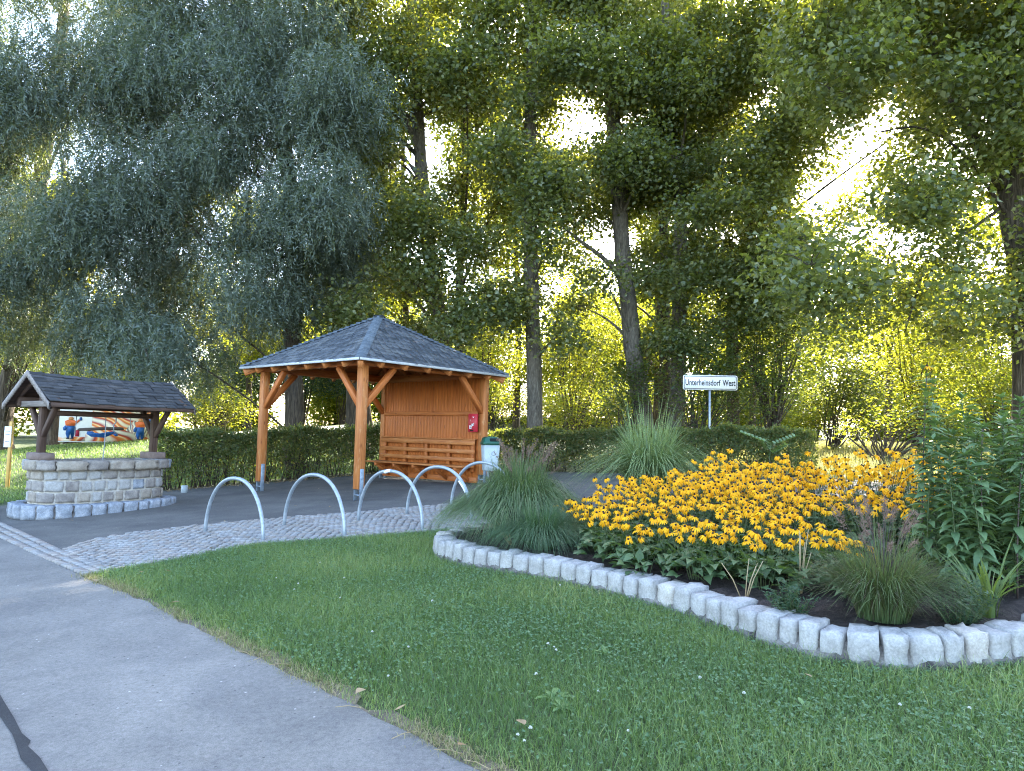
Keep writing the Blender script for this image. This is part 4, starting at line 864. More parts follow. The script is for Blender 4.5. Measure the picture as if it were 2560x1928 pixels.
def stalks(x, y, n, h, sp, label, lean=(0, 0)):
    t = thing('dry_stalks', label, 'dry stalks', (x, y, bedz(x, y))); mb = MB()
    for k in range(n):
        a = rnd.uniform(0, 6.28); r = rnd.uniform(.1, 1)*sp; q = np.array([r*math.cos(a)+lean[0], r*math.sin(a)*.4+lean[1], h*rnd.uniform(.6, 1)]); mb.tube(np.array([(q[0]*.1, q[1]*.1, 0), q*.5+np.array([0, 0, .02]), q]), [.005, .004, .0028], 5)
    mb.build('stalks', M['straw'], t)
stalks(2.28, 5.62, 6, .52, .10, 'upright straw-brown dry stalks below the lone coneflower')
stalks(1.78, 5.42, 5, .32, .28, 'splayed thin dry stalks over the border by the low aster')
stalks(.05, 7.95, 5, .30, .22, 'bleached bent dry stalks in front of the fountain grass', (-.15, 0))
def sapling(x, y, h):
    t = thing('sapling', 'small sapling with paired leaflets poking above the yellow flowers', 'sapling', (x, y, bedz(x, y))); mb = MB(); mb.tube([(0, 0, 0), (.03, 0, h*.6), (.06, 0, h)], [.006, .004, .003], 5); Ps = []; As = []
    for a, z, L in ((2.6, h, .42), (.45, h*.97, .42), (1.6, h*.9, .36), (-.9, h*.85, .3)):
        q = np.array([math.cos(a)*L, math.sin(a)*L*.5, .14]); b = np.array([.05, 0, z]); mb.tube([b, b+q*.5+np.array([0, 0, .03]), b+q], .002, 4)
        for k in range(7):
            for s in (-1, 1): Ps.append(b+q*(k+1.5)/8); As.append(q/L*.5+np.array([-math.sin(a), math.cos(a)*.5, 0])*s+np.array([0, 0, .3]))
    mb.build('stem', M['stem'], t); n = len(Ps); foliage('foliage', rich_leaves(np.array(Ps), np.array(As), np.tile([0, 0, 1.], (n, 1)), np.full(n, .10), np.full(n, .042), .2, (.2, .9, 1, .7, 0)), M['tall_leaf'], t)
sapling(3.35, 9.35, .98)

# ------------------------------------------------------------------ lawns
LAWN = [tuple(p) for p in resample(ROAD_E[:-1], .4)]+[(6, 1.2), (6.2, 5.5)]+[tuple(p) for p in bl[::-20]]+[(.3, 10.4)]+[(x, y) for x, y in COB_G[::-1]]
def lawn_pts(n):
    p = sample_poly(LAWN, n*3); k = rng.random(len(p)) < np.clip(1.35-(p[:, 1]-2.5)/9, .3, 1); p = p[k]
    p = p[(np.abs(p[:, 0]) < p[:, 1]*.80+.6)]; return p[:n]
e_line = [tuple(q) for q in ROAD_E]
p = lawn_pts(185000); dr = dist_line(p[:, 0], p[:, 1], e_line); keep = rng.random(len(p)) < np.clip(dr/.16, .3, 1); p = p[keep]; dr = dr[keep]
pat = np.sin(p[:, 0]*1.9+1.3*np.sin(p[:, 1]*1.4))*np.sin(p[:, 1]*2.1+p[:, 0]); n = len(p)
hh = (.045+.03*rng.random(n)+.014*pat)*np.clip(.55+dr/.5, .55, 1); tall = rng.random(n) < .06; hh = np.where(tall, hh*2.0, hh)
rv = np.clip(rng.normal(.36, .22, n)+.20*pat+.12*np.sin(p[:, 0]*.8+p[:, 1]*1.1)+np.where(dr < .35, (.35-dr)*1.6, 0), 0, 1)
d = blades(np.c_[p, H(p[:, 0], p[:, 1])+.002], rng.uniform(0, 6.28, n), hh, hh*rng.uniform(.2, 1.1, n), rng.uniform(.0022, .0042, n), 3, rng.uniform(.0, .5, n), rv)
o = foliage('lawn_grass', d[:4], M['grass']); tag(o, 'short green lawn grass between the road and the granite border', 'grass', kind='stuff')
p = lawn_pts(46000); dr = dist_line(p[:, 0], p[:, 1], e_line); pat = np.sin(p[:, 0]*1.1+2)*np.sin(p[:, 1]*1.3)+rng.normal(0, .45, len(p)); k = (pat > -.25) & (dr > .12); p = p[k]; n = len(p)
z = H(p[:, 0], p[:, 1])+rng.uniform(.02, .055, n); a0 = rng.uniform(0, 6.28, n); til = rng.normal(0, .35, (n, 2)); parts = []
for s in range(3):
    a = a0+s*2.094; A = np.stack([np.cos(a), np.sin(a), np.full(n, .05)+til[:, 0]*np.cos(a)+til[:, 1]*np.sin(a)], 1); L = rng.uniform(.009, .0145, n)
    parts.append(kite_leaves(np.c_[p, z], A, np.stack([-til[:, 0], -til[:, 1], np.ones(n)], 1), L, L*.95, .05))
tag(foliage('clover_leaves', join(parts), M['clover'], None, smooth=False), 'low three-leaved clover growing through the lawn', 'clover', kind='stuff')
cf = MB()
for k in range(26):
    a = rnd.uniform(0, 6.28); b = math.acos(rnd.uniform(-.3, 1)); v = np.array([math.sin(b)*math.cos(a), math.sin(b)*math.sin(a), math.cos(b)]); c = v*.008; cf.tube([c*.3, c, c*1.5], [.001, .0026, .0006], 5)
cfm = None
for i, (px, py) in enumerate([(1144, 830), (555, 900), (1290, 1560), (1400, 1480), (1340, 1710), (1545, 1545), (1385, 1640), (1370, 1632), (1475, 1637), (1390, 1648), (1495, 1755), (1520, 1805), (1294, 1868), (1310, 1884), (1904, 1873), (2425, 1800), (2445, 1683), (2540, 1765), (1570, 1858), (1325, 1850), (1560, 1950), (690, 1460), (735, 1490), (650, 1600), (860, 1460), (745, 1475), (1000, 1750), (1020, 1640), (970, 1715), (1200, 1560), (850, 1512), (800, 1420), (980, 1440), (1080, 1520), (930, 1600), (1180, 1700), (1750, 1720), (1860, 1760), (2100, 1850), (2250, 1790)]):
    if py < 1380 or i % 3 == 2: continue
    x, y = gp(px, py)
    if cfm is None: o = cf.build('clover_blossom', M['blossom'], None, True); cfm = o.data
    else: o = link('clover_blossom', cfm)
    o.location = (x, y, Hf(x, y)+.058); o.rotation_euler = (rnd.uniform(-.3, .3), rnd.uniform(-.3, .3), rnd.uniform(0, 6)); s = rnd.uniform(.6, .95); o.scale = (s, s, s)
    tag(o, 'tiny white clover blossom standing in the lawn grass', 'clover blossom', 'white clover blossoms in the lawn')
# ragged dry edge and broad-leaved weeds
ep = resample(ROAD_E[:-1], .01); k = rng.integers(0, len(ep), 6500); p = ep[k]+rng.normal(0, .045, (6500, 2))+np.array([.03, .03])
clump = (np.sin(k*.021)+np.sin(k*.0553+1)+rng.normal(0, .5, len(k))) > -.4; p = p[clump]; n = len(p)
d = blades(np.c_[p, H(p[:, 0], p[:, 1])+.006], rng.uniform(0, 6.28, n), rng.uniform(.015, .06, n), rng.uniform(.02, .09, n), rng.uniform(.002, .004, n), 3, rng.uniform(.2, .9, n))
tag(foliage('dry_edge_grass', d[:4], M['edge']), 'straw-coloured dry grass along the ragged road edge', 'grass', kind='stuff')
def rosette(seed):
    g = np.random.default_rng(seed); m = 11; a = g.uniform(0, 6.28, m); A = np.stack([np.cos(a), np.sin(a), g.uniform(.25, 1.0, m)], 1)
    d = rich_leaves(np.zeros((m, 3)), A, np.tile([0, 0, 1.], (m, 1)), g.uniform(.07, .12, m), g.uniform(.022, .034, m), g.uniform(.2, .6, m), (.2, .45, .7, 1, .8, 0), .1)
    return fast_mesh('lawn_weed', d[0], d[1], d[2], True, d[3], None, [M['weed']])
ROS = [rosette(k) for k in range(4)]
for i, p in enumerate(lawn_pts(34)):
    o = link('lawn_weed', ROS[i % 4], None, (p[0], p[1], Hf(*p)+.012), (0, 0, rnd.uniform(0, 6))); s_ = rnd.uniform(.6, 1.15); o.scale = (s_, s_, s_)
    tag(o, 'broad-leaved weed rosette in the lawn grass', 'weed', 'weed rosettes in the lawn')
# far lawns and meadow
LW = [(-30, 14.5), (-14.3, 17.6), (-10.6, 14.1), (-9.5, 15.9), (-8.5, 16.9), (-2.6, 22.2), (-1, 27), (-5, 30.5), (-10, 29), (-17, 27.2), (-30, 23.5)]
p = sample_poly(LW, 90000); n = len(p); d = blades(np.c_[p, H(p[:, 0], p[:, 1])], rng.uniform(0, 6.28, n), rng.uniform(.06, .12, n), rng.uniform(.03, .1, n), rng.uniform(.009, .016, n), 2, .2, np.clip(rng.normal(.5, .25, n), 0, 1))
tag(foliage('rear_lawn_grass', d[:4], M['grass']), 'mown sunlit grass on the slope behind the well and hedge', 'grass', kind='stuff')
MW = [(7.3, 15.2), (9.2, 12.5), (13, 10), (22, 16), (20, 34), (6, 32), (2, 24), (5.6, 18.6)]
p = sample_poly(MW, 42000); n = len(p); d = blades(np.c_[p, H(p[:, 0], p[:, 1])], rng.uniform(0, 6.28, n), rng.uniform(.15, .5, n), rng.uniform(.05, .3, n), rng.uniform(.008, .016, n), 3, .3)
tag(foliage('meadow_grass', d[:4], M['meadow']), 'long dry pale meadow grass lit by the sun beyond the hedge end', 'grass', kind='stuff')
# leaf litter along the hedge foot, single fallen leaves, straw on the road edge
t = rng.random(700); off = np.abs(rng.normal(0, .25, 700)); x = HL0[0]+(HL1[0]-HL0[0])*t-NL[0]*(.3+off); y = HL0[1]+(HL1[1]-HL0[1])*t-NL[1]*(.3+off)
d = kite_leaves(np.c_[x, y, H(x, y)+rng.uniform(.012, .03, 700)], np.c_[rng.normal(0, 1, (700, 2)), rng.normal(0, .2, 700)], np.c_[rng.normal(0, .3, (700, 2)), np.ones(700)], rng.uniform(.04, .08, 700), rng.uniform(.03, .05, 700))
tag(foliage('leaf_litter', d, M['deadleaf'], None, smooth=False), 'brown leaf litter along the foot of the left hedge', 'leaf litter', kind='stuff')
for i, (px, py, s) in enumerate([(174, 1304, 1.2), (35, 1287, .8), (828, 1269, 1.2), (735, 1267, 1), (562, 1308, .9), (848, 1300, 1.1), (522, 1375, 1.3), (797, 1225, .9), (952, 1229, 1), (886, 1258, .8), (1311, 1843, 1.5), (425, 1443, 1.4), (425, 1525, 1.5), (240, 1460, 1.6), (910, 1750, 1.5), (985, 1805, 1.3), (2030, 1720, .9), (1160, 1893, 1.2), (345, 1445, 1.0)]):
    x, y = gp(px, py); d = rich_leaves(np.zeros((1, 3)), np.array([[math.cos(i*2.1), math.sin(i*2.1), .12]]), np.array([[.1, .1, 1.]]), np.array([.055*s]), np.array([.036*s]), np.array([rnd.uniform(-.5, .4)]), (.1, .8, 1, .8, .4, 0))
    me = fast_mesh('fallen_leaf', d[0], d[1], d[2], True, [rnd.random()]*len(d[2]), None, [M['deadleaf']]); lawn = in_poly(np.array([x]), np.array([y]), LAWN)[0]
    o = link('fallen_leaf', me, None, (x, y, Hf(x, y)+(.06 if lawn else .022)))
    tag(o, 'pale curled fallen leaf lying on the lawn or its ragged edge' if lawn or py > 1400 else 'pale dry fallen leaf lying on the paving by the shelter', 'fallen leaf', 'fallen leaves on the lawn and its edge' if lawn or py > 1400 else 'fallen leaves on the paving')
for (px, py, a) in [(560, 1600, .5), (610, 1640, -.6), (700, 1670, .1), (655, 1652, 1), (870, 1778, .0), (1120, 1890, -.3), (1190, 1922, -.6), (1010, 1848, .7)]:
    x, y = gp(px, py); mb = MB(); c, s = math.cos(a), math.sin(a); mb.tube([(-.07*c, -.07*s, 0), (0, .008, .006), (.07*c, .07*s, 0)], .0022, 5)
    tag(mb.build('straw', M['straw'], None, True, (x, y, Hf(x, y)+.02)), 'thin bleached straw lying along the ragged road edge', 'straw', 'straws along the road edge')

# ------------------------------------------------------------------ hedges
def hedge(name, label, p0, p1, h, th, n, size, ragged, stems):
    p0 = np.array(p0); p1 = np.array(p1); e = p1-p0; L = np.linalg.norm(e); e /= L; nn = np.array([-e[1], e[0]]); t = thing(name, label, 'hedge', (p0[0], p0[1], Hf(*p0)))
    u = rng.random(n)*L; v = rng.uniform(-1, 1, n); s = rng.random(n)
    v = np.where(s < .55, np.sign(v)*(1-np.abs(rng.normal(0, .14, n))), v); zt = rng.random(n)**.75
    top = (s > .55) & (s < .82); zt = np.where(top, 1-np.abs(rng.normal(0, .06, n)), zt)
    lump = .045*np.sin(u*2.3)+.04*np.sin(u*5.1+1)+.02*np.sin(u*11); hz = h+lump+ragged*rng.random(n)**4
    keep = rng.random(n) < np.clip(.30+zt*1.1+.25*np.sin(u*1.7)*np.sin(u*.9+2), .12, 1); u, v, zt, hz = u[keep], v[keep], zt[keep], hz[keep]; n = len(u)
    vw = v*th/2*(1+.10*np.sin(u*3.1+zt*5)+.06*np.sin(u*8+zt*9)); x = p0[0]+e[0]*u+nn[0]*vw; y = p0[1]+e[1]*u+nn[1]*vw
    P = np.c_[x, y, H(x, y)+.10+zt*(hz-.10)]; A = rng.normal(0, 1, (n, 3))+np.c_[np.outer(v*.8, nn), np.full(n, .2)]; N = rng.normal(0, .5, (n, 3))+np.c_[np.outer(v, nn), np.full(n, .5)]
    sz = rng.uniform(.7, 1.15, n)*size; foliage('foliage', kite_leaves(P, A, N, sz, sz*.6, .12), M['hedge'], t, t.location, False)
    mb = MB()
    for k in range(stems):
        uu = rnd.random()*L; vv = rnd.uniform(-.25, .25)*th; b = p0+e*uu+nn*vv; z = Hf(*b); o = np.array(t.location)
        P = [np.array([b[0], b[1], z-.02])]; 
        for q in (.3, .6, .9): P.append(np.array([b[0]+rnd.uniform(-.12, .12), b[1]+rnd.uniform(-.12, .12), z+h*q]))
        mb.tube(np.array(P)-o, [.014, .011, .008, .004], 5)
    mb.build('stems', M['bark_dark'], t); return t
hedge('clipped_hedge', 'loose brownish clipped hedge behind the left posts of the shelter with light leaking through', HL0, HL1, 1.27, .72, 36000, .076, .16, 210)
hedge('clipped_hedge', 'dense dark clipped hedge in front of the name sign ending beside the dry meadow', HR0, HR1, 1.10, .85, 50000, .074, .08, 120)

# ------------------------------------------------------------------ trees and shrubs
def leaf_cloud(cen, m, sig, size, wl, down=.5, flat=.75, updev=.75):
    n = len(cen)*m; cen = np.repeat(cen, m, 0); P = cen+rng.normal(0, 1, (n, 3))*np.array([sig, sig, sig*flat])
    a = rng.uniform(0, 6.28, n); A = np.stack([np.cos(a), np.sin(a), rng.normal(-down, .45, n)], 1); N = np.stack([rng.normal(0, updev, n), rng.normal(0, updev, n), np.ones(n)], 1)
    L = rng.uniform(.75, 1.2, n)*size; return P, A, N, L, L*wl
def lobe_points(c, r, n, flat=.8):
    d = unit(rng.normal(0, 1, (n, 3))); rr = r*rng.random(n)**.42; return np.asarray(c)+d*rr[:, None]*np.array([1, 1, flat])
def willow_strands(c, r, n):
    P0 = lobe_points(c, r, n, .85); a = rng.uniform(0, 6.28, n); h = np.stack([np.cos(a), np.sin(a), np.zeros(n)], 1); ln = rng.uniform(.5, 1.15, n); m = 22
    t = (np.arange(m)+.5)/m; P = P0[:, None]+h[:, None]*(ln[:, None]*.55*t**.9)[..., None]; P[..., 2] += ln[:, None]*(.25*t-1.0*t**1.7)
    T = h[:, None]*.55+np.array([0, 0, 1.])[None, None]*(.25-1.5*t**.8)[None, :, None]; T = unit(T); S = np.cross(T, rng.normal(0, 1, (n, 1, 3))); S = unit(S)*np.where(np.arange(m) % 2, 1, -1)[None, :, None]
    A = T*.8+S*.75+rng.normal(0, .2, T.shape); k = n*m; L = rng.uniform(.10, .16, k); return P.reshape(-1, 3), A.reshape(-1, 3), rng.normal(0, .8, (k, 3))+np.array([0, 0, .6]), L, L*.21
def path_px(pts): return np.array([at(x, y, Y) for x, y, Y in pts])
def tree(name, label, cat, trunk, radii, lobes, mat, bark, kind='poplar', dens=1.0, size=.145, group=None, limbs=True, extra=(), twigs=5, scal=1.0):
    """trunk: world points from the foot up; lobes: (centre, radius)"""
    trunk = np.asarray(trunk, float); base = trunk[0].copy(); base[2] = Hf(base[0], base[1]); t = thing(name, label, cat, tuple(base), 0, group)
    tr = np.vstack([[base[0], base[1], base[2]-.25], trunk[1:] if trunk[0][2] < base[2]+.6 else trunk]); 
    tp = resample(np.c_[smooth_line(tr, 2)], .55); rr = np.interp(np.linspace(0, 1, len(tp)), np.linspace(0, 1, len(radii)), radii); rr = rr*(1+.35*np.exp(-(tp[:, 2]-base[2])/.35)*(1 if radii[0] > .1 else 0))
    mb = MB(); mb.tube(tp-base, rr, 14 if radii[0] > .1 else 7, True, .03); parts = []
    for br, r0 in extra: b_ = resample(smooth_line(np.asarray(br), 2), .4); mb.tube(b_-base, np.linspace(r0, r0*.35, len(b_)), 8, True, .02)
    for c, r in lobes:
        c = np.asarray(c)
        want = c[2]-np.hypot(c[0]-tp[:, 0], c[1]-tp[:, 1])*.75; j = int(np.argmin(np.abs(tp[:, 2]-np.clip(want, base[2]+1.0, None)))); s = tp[j]; far_ = np.hypot(*(c[:2]-s[:2]))
        if limbs and not (far_ > 2.4 and rnd.random() < (.92 if c[2] < 6 else .7)):
            mid = s*.45+c*.55+np.array([rnd.uniform(-.3, .3), rnd.uniform(-.3, .3), .25]); P = resample(smooth_line([s, s*.7+mid*.3+np.array([0, 0, .12]), mid, c], 2), .35)
            r0 = min(rr[j]*.5, (.04 if kind == 'willow' else .065)*scal); mb.tube(P-base, np.linspace(r0, .012, len(P)), 6, True, .03)
        for q in lobe_points(c, r*.95, twigs): mb.tube(np.array([c, c*.5+q*.5+rng.normal(0, .08, 3), q])-base, [.012, .008, .004], 4, False)
        if kind == 'willow': parts.append(willow_strands(c, r, int(165*r*r*dens)))
        else:
            cen = lobe_points(c, r, max(3, int(31*r*r*dens)), .8); parts.append(leaf_cloud(cen, 36, .27*scal, size, .72 if kind == 'poplar' else .6, .55 if kind == 'poplar' else .1))
    mb.build('trunk', bark, t, True)
    P, A, N, L, W_ = [np.concatenate(k) for k in zip(*parts)]; foliage('crown', kite_leaves(P, A, N, L, W_, .16), mat, t, tuple(base), False); return t
W1 = [(735, 1080, 22), (738, 1000, 22), (728, 850, 22), (745, 600, 22), (700, 300, 22.5), (690, 60, 22.5), (680, -250, 23)]
W2 = [(893, 1080, 24.5), (897, 1030, 24.5), (893, 900, 24.5), (868, 700, 24.5), (850, 400, 24), (845, 60, 24), (840, -250, 24)]
W0 = [(10, 1020, 25), (22, 960, 25), (42, 860, 25), (60, 700, 24.5), (110, 400, 24), (160, 60, 24), (180, -260, 24)]
W3 = [(930, 1078, 27), (915, 1000, 27), (900, 900, 27.2), (890, 700, 27.5), (880, 500, 27.5)]
WD = [(135, 1035, 27), (137, 970, 27), (140, 860, 27), (150, 700, 27), (160, 400, 27)]
T1 = [(1122, 1080, 22.5), (1115, 960, 22.5), (1108, 864, 22.5), (1092, 756, 22.5), (1064, 570, 22.5), (1051, 400, 22.5), (1030, 60, 22.5), (1020, -300, 22.5)]
T1B = [(1150, 1070, 26), (1146, 864, 26), (1150, 640, 26), (1160, 400, 26), (1165, 100, 26)]
T2 = [(1338, 1080, 21.5), (1337, 990, 21.5), (1335, 896, 21.5), (1330, 783, 21.5), (1327, 675, 21.5), (1325, 300, 21.5), (1330, 60, 21.5), (1330, -320, 21.5)]
T3 = [(1612, 1070, 22), (1600, 980, 22), (1583, 896, 22), (1572, 756, 22), (1556, 648, 22), (1551, 540, 22), (1535, 324, 22), (1510, 30, 22), (1500, -320, 22)]
T4 = [(1692, 1070, 22.5), (1695, 970, 22.5), (1697, 864, 22.5), (1700, 648, 22.5), (1703, 486, 22.5), (1690, 405, 22.5), (1665, 200, 22.5), (1660, -250, 22.5)]
T4B = [(1662, 1060, 26), (1662, 860, 26), (1660, 650, 26), (1655, 400, 26), (1650, 100, 26)]
T5 = [(1835, 1060, 25), (1828, 860, 25), (1838, 700, 25), (1865, 578, 25), (1902, 475, 25), (1935, 389, 25), (1962, 324, 25), (1975, 100, 25), (1985, -200, 25)]
T6 = [(2575, 1085, 16), (2570, 860, 16), (2556, 650, 16), (2529, 540, 16), (2520, 350, 16), (2513, 108, 16), (2510, -250, 16)]
limb = lambda p: path_px(p)
T3X = [(limb([(1565, 705, 22), (1530, 665, 21.6), (1490, 630, 21.3), (1443, 598, 21), (1400, 560, 20.8)]), .10), (limb([(1575, 735, 22), (1610, 690, 21.6), (1660, 665, 21.3)]), .05)]
T4X = [(limb([(1700, 480, 22.5), (1680, 420, 22), (1650, 375, 21.7), (1620, 340, 21.5)]), .10), (limb([(1705, 480, 22.5), (1735, 400, 22.5), (1790, 330, 22.5), (1870, 270, 22.5)]), .06), (limb([(1780, 580, 22.5), (1800, 640, 22.5), (1830, 690, 22.5)]), .03)]
T5X = [(limb([(1925, 455, 25), (1990, 400, 24.6), (2045, 360, 24.3), (2110, 300, 24), (2160, 250, 24)]), .09), (limb([(1880, 540, 25), (1893, 440, 25), (1930, 340, 25)]), .05)]
T6X = [(limb([(2520, 480, 16), (2442, 367, 15.8), (2400, 270, 15.6), (2356, 205, 15.4), (2324, 108, 15.2), (2300, -60, 15)]), .155), (limb([(2535, 560, 16), (2450, 440, 15.6), (2390, 360, 15.4), (2300, 310, 15.2), (2200, 330, 15)]), .05), (limb([(2318, 643, 15.6), (2300, 700, 15.6), (2285, 756, 15.6), (2262, 830, 15.5)]), .035), (limb([(2530, 500, 16), (2420, 580, 15.7), (2330, 630, 15.6)]), .05), (limb([(2560, 760, 16), (2500, 745, 15.8), (2430, 720, 15.7)]), .04)]
T1X = [(limb([(1051, 450, 22.5), (1030, 420, 22.2), (1010, 390, 22)]), .07), (limb([(1090, 740, 22.5), (1020, 700, 22), (960, 690, 21.6)]), .04), (limb([(1035, 100, 22.5), (1050, 20, 22.5), (1062, -80, 22.6)]), .12)]
T2X = [(limb([(1340, 330, 21.5), (1420, 420, 21.2), (1455, 310, 21), (1480, 250, 21)]), .04), (limb([(1328, 280, 21.5), (1400, 90, 21.5), (1310, 10, 21.3)]), .06)]
# gaps between the crowns where the sky shows: (px, py, radius) at the depth of the row
GAPS = [(1430, 330, 80), (1470, 260, 40), (1000, 395, 55), (1110, 400, 55), (2190, 330, 105), (2250, 240, 75), (2110, 430, 90), (2050, 500, 80), (2320, 400, 50), (2250, 610, 75), (2180, 560, 60), (1555, 790, 45), (1590, 720, 55), (1490, 590, 60), (1370, 710, 40), (1360, 700, 30), (1105, 570, 38), (925, 465, 45), (2470, 500, 50), (1180, 60, 35), (1225, 50, 30), (1000, 20, 30), (2480, 330, 40), (2540, 560, 60), (2450, 610, 40), (890, 90, 30), (1270, 690, 30)]
def in_gap(x, y, s=1.0, grow=0): return any((x-a)**2+(y-b)**2 < (r*s*.78+grow)**2 for a, b, r in GAPS)
g2 = np.random.default_rng(5)
def px_lobes(x0, x1, y0, y1, step, rad, layers, Yf, gap=True, keep=lambda x, y: 1.0):
    L = []
    for ly in range(layers):
        for x in np.arange(x0, x1, step):
            for y in np.arange(y0, y1, step):
                X, Y_ = x+g2.uniform(-.5, .5)*step, y+g2.uniform(-.5, .5)*step
                if g2.random() > keep(X, Y_): continue
                D = Yf(X, Y_)+g2.uniform(-2.6, 2.6); r = rad*g2.uniform(.75, 1.25)
                if gap and in_gap(X, Y_, 1.0, r*F_PX/D*.22): continue
                c = at(X, Y_, D)
                if c[2] < Hf(c[0], c[1])+.9: continue
                L.append((X, Y_, c, r))
    return L
def split(L, cols):
    outp = {k: [] for k in cols}
    for X, Y_, c, r in L:
        k = min(cols, key=lambda q: abs(cols[q]-X)+(60*g2.random())); outp[k].append((c, r))
    return outp
# willow row at the left
def wkeep(x, y):
    low = np.interp(x, [-200, 0, 120, 250, 400, 520, 640, 760, 900], [760, 800, 850, 905, 930, 900, 850, 800, 690])
    if y > low: return 0
    if y < -20: return .5
    h = .92
    for a, b, r in [(108, 60, 75), (740, 356, 40), (583, 621, 40), (594, 810, 45), (690, 200, 45), (230, 330, 35), (30, 100, 50), (480, 80, 40), (420, 560, 35), (560, 480, 35)]:
        if (x-a)**2+(y-b)**2 < r*r: return .12
    return h
LW_ = px_lobes(-260, 905, -520, 960, 120, 1.3, 2, lambda x, y: 20.5, False, wkeep)
sw = split(LW_, {'a': 120, 'b': 560, 'c': 850})
tree('willow_tree', 'silvery willow with hanging foliage at the left edge above the well', 'tree', path_px(W0), [.30, .26, .20, .10], sw['a'], M['willow'], M['bark_dark'], 'willow')
tree('willow_tree', 'grey-green willow whose furrowed straight trunk stands behind the left hedge', 'tree', path_px(W1), [.30, .26, .20, .10], sw['b'], M['willow'], M['bark_dark'], 'willow')
tree('willow_tree', 'willow with thick flared trunk seen between the shelter posts', 'tree', path_px(W2), [.42, .34, .24, .12], sw['c'], M['willow'], M['bark_dark'], 'willow')
back = px_lobes(860, 960, 450, 700, 90, .9, 1, lambda x, y: 27, False)
tree('willow_tree', 'slim leaning willow trunk just right of the flared trunk', 'tree', path_px(W3), [.17, .13, .08, .05], [(c, r) for _, _, c, r in back], M['willow'], M['bark_dark'], 'willow')
back = px_lobes(40, 260, 500, 860, 120, 1.3, 1, lambda x, y: 27, False)
tree('lawn_tree', 'dark-trunked tree on the lawn behind the well post', 'tree', path_px(WD), [.2, .17, .12, .07], [(c, r) for _, _, c, r in back], M['sunlit_leaf'], M['bark_dark'], 'poplar', .7)
# poplar row
def pkeep(x, y):
    if y < -30: return .19
    if y > 905 or (x > 1990 and y > 560): return 0
    if y > 560:
        for tx in (1100, 1333, 1578, 1698):
            if abs(x-tx) < 38: return .28
        if x > 1630: return .85 if y < 860 else .4
        return .5 if y < 760 else .2
    return .93
LP_ = px_lobes(850, 2330, -520, 905, 112, .95, 4, lambda x, y: 22.3, True, pkeep)
sp = split(LP_, {'1': 1040, '1b': 1180, '2': 1330, '3': 1540, '4': 1720, '5': 1930, '5b': 2150})
tree('poplar_tree', 'broad-leaved poplar whose trunk rises just behind the shelter roof', 'tree', path_px(T1), [.25, .23, .19, .12], sp['1'], M['poplar'], M['bark'], extra=T1X)
tree('poplar_tree', 'slender dark poplar close behind the shelter roof, right of the thicker trunk', 'tree', path_px(T1B), [.17, .15, .10, .06], sp['1b'], M['poplar'], M['bark_dark'])
tree('poplar_tree', 'straight poplar with ivy-dark foot midway between shelter and name sign', 'tree', path_px(T2), [.25, .22, .17, .11], sp['2'], M['poplar'], M['bark'], extra=T2X)
tree('poplar_tree', 'pale-barked poplar leaning left with a forked limb before bright sky', 'tree', path_px(T3), [.30, .25, .21, .13], sp['3'], M['poplar'], M['bark'], extra=T3X)
tree('poplar_tree', 'upright grey poplar directly behind the name sign', 'tree', path_px(T4), [.26, .22, .16, .09], sp['4'], M['poplar'], M['bark'], extra=T4X)
back = px_lobes(1600, 1760, 100, 700, 130, 1.2, 1, lambda x, y: 26, False)
tree('poplar_tree', 'dark shaded poplar trunk half hidden behind the grey one at the sign', 'tree', path_px(T4B), [.24, .20, .15, .08], [(c, r) for _, _, c, r in back], M['poplar'], M['bark_dark'])
tree('poplar_tree', 'crooked tree bending right with a long limb into the bright sky gap', 'tree', path_px(T5), [.22, .19, .16, .08], sp['5']+sp['5b'], M['poplar'], M['bark_dark'], extra=T5X)
def rkeep(x, y):
    if y > 830: return 0
    if y > 560: return .6 if y < 740 else .4
    return .85 if x > 2150 else .5
LR_ = px_lobes(2040, 2900, -620, 830, 125, .75, 4, lambda x, y: 15.2, True, rkeep)
tree('poplar_tree', 'big near poplar at the right picture edge with two heavy dark limbs', 'tree', path_px(T6), [.34, .29, .24, .15], [(c, r) for _, _, c, r in LR_], M['poplar'], M['bark_dark'], extra=T6X, size=.135, limbs=False)
for i, (x, y) in enumerate([(17.5, 9), (15, 2)]):  # unseen poplars added to cut the light reaching right-hand faces
    src = [o for o in C.objects if o.name.startswith('poplar_tree')][1+i*2]; dup(src, (x, y, Hf(x, y)), 2.1*i+1, 'unseen poplar added outside the picture to dim light from the right' if i == 0 else 'unseen poplar added beside the camera to dim light from the right')
# understorey shrubs
def shrub(label, blobs, mat, size=.10, dens=.85, name='shrub', cat='shrub', group=None, wl=.6):
    c0 = at(*blobs[0][:3]); base = np.array([c0[0], c0[1], Hf(c0[0], c0[1])]); t = thing(name, label, cat, tuple(base), 0, group); mb = MB(); parts = []
    for px, py, Y, r in blobs:
        c = at(px, py, Y); cen = lobe_points(c, r, max(4, int(42*r*r*dens)), .9); parts.append(leaf_cloud(cen, 42, .26, size, wl, .1)); 
        for q in lobe_points(c, r*.8, 7): mb.tube(np.array([base+[rnd.uniform(-.2, .2), rnd.uniform(-.2, .2), -.05], base*.5+c*.5+rng.normal(0, .15, 3), q])-base, [.03, .02, .008], 5, False)
    mb.build('stems', M['bark_dark'], t, True); P, A, N, L, W_ = [np.concatenate(k) for k in zip(*parts)]; foliage('crown', kite_leaves(P, A, N, L, W_, .14), mat, t, tuple(base), False); return t
YL, DK = M['sunlit_leaf'], M['shade_leaf']
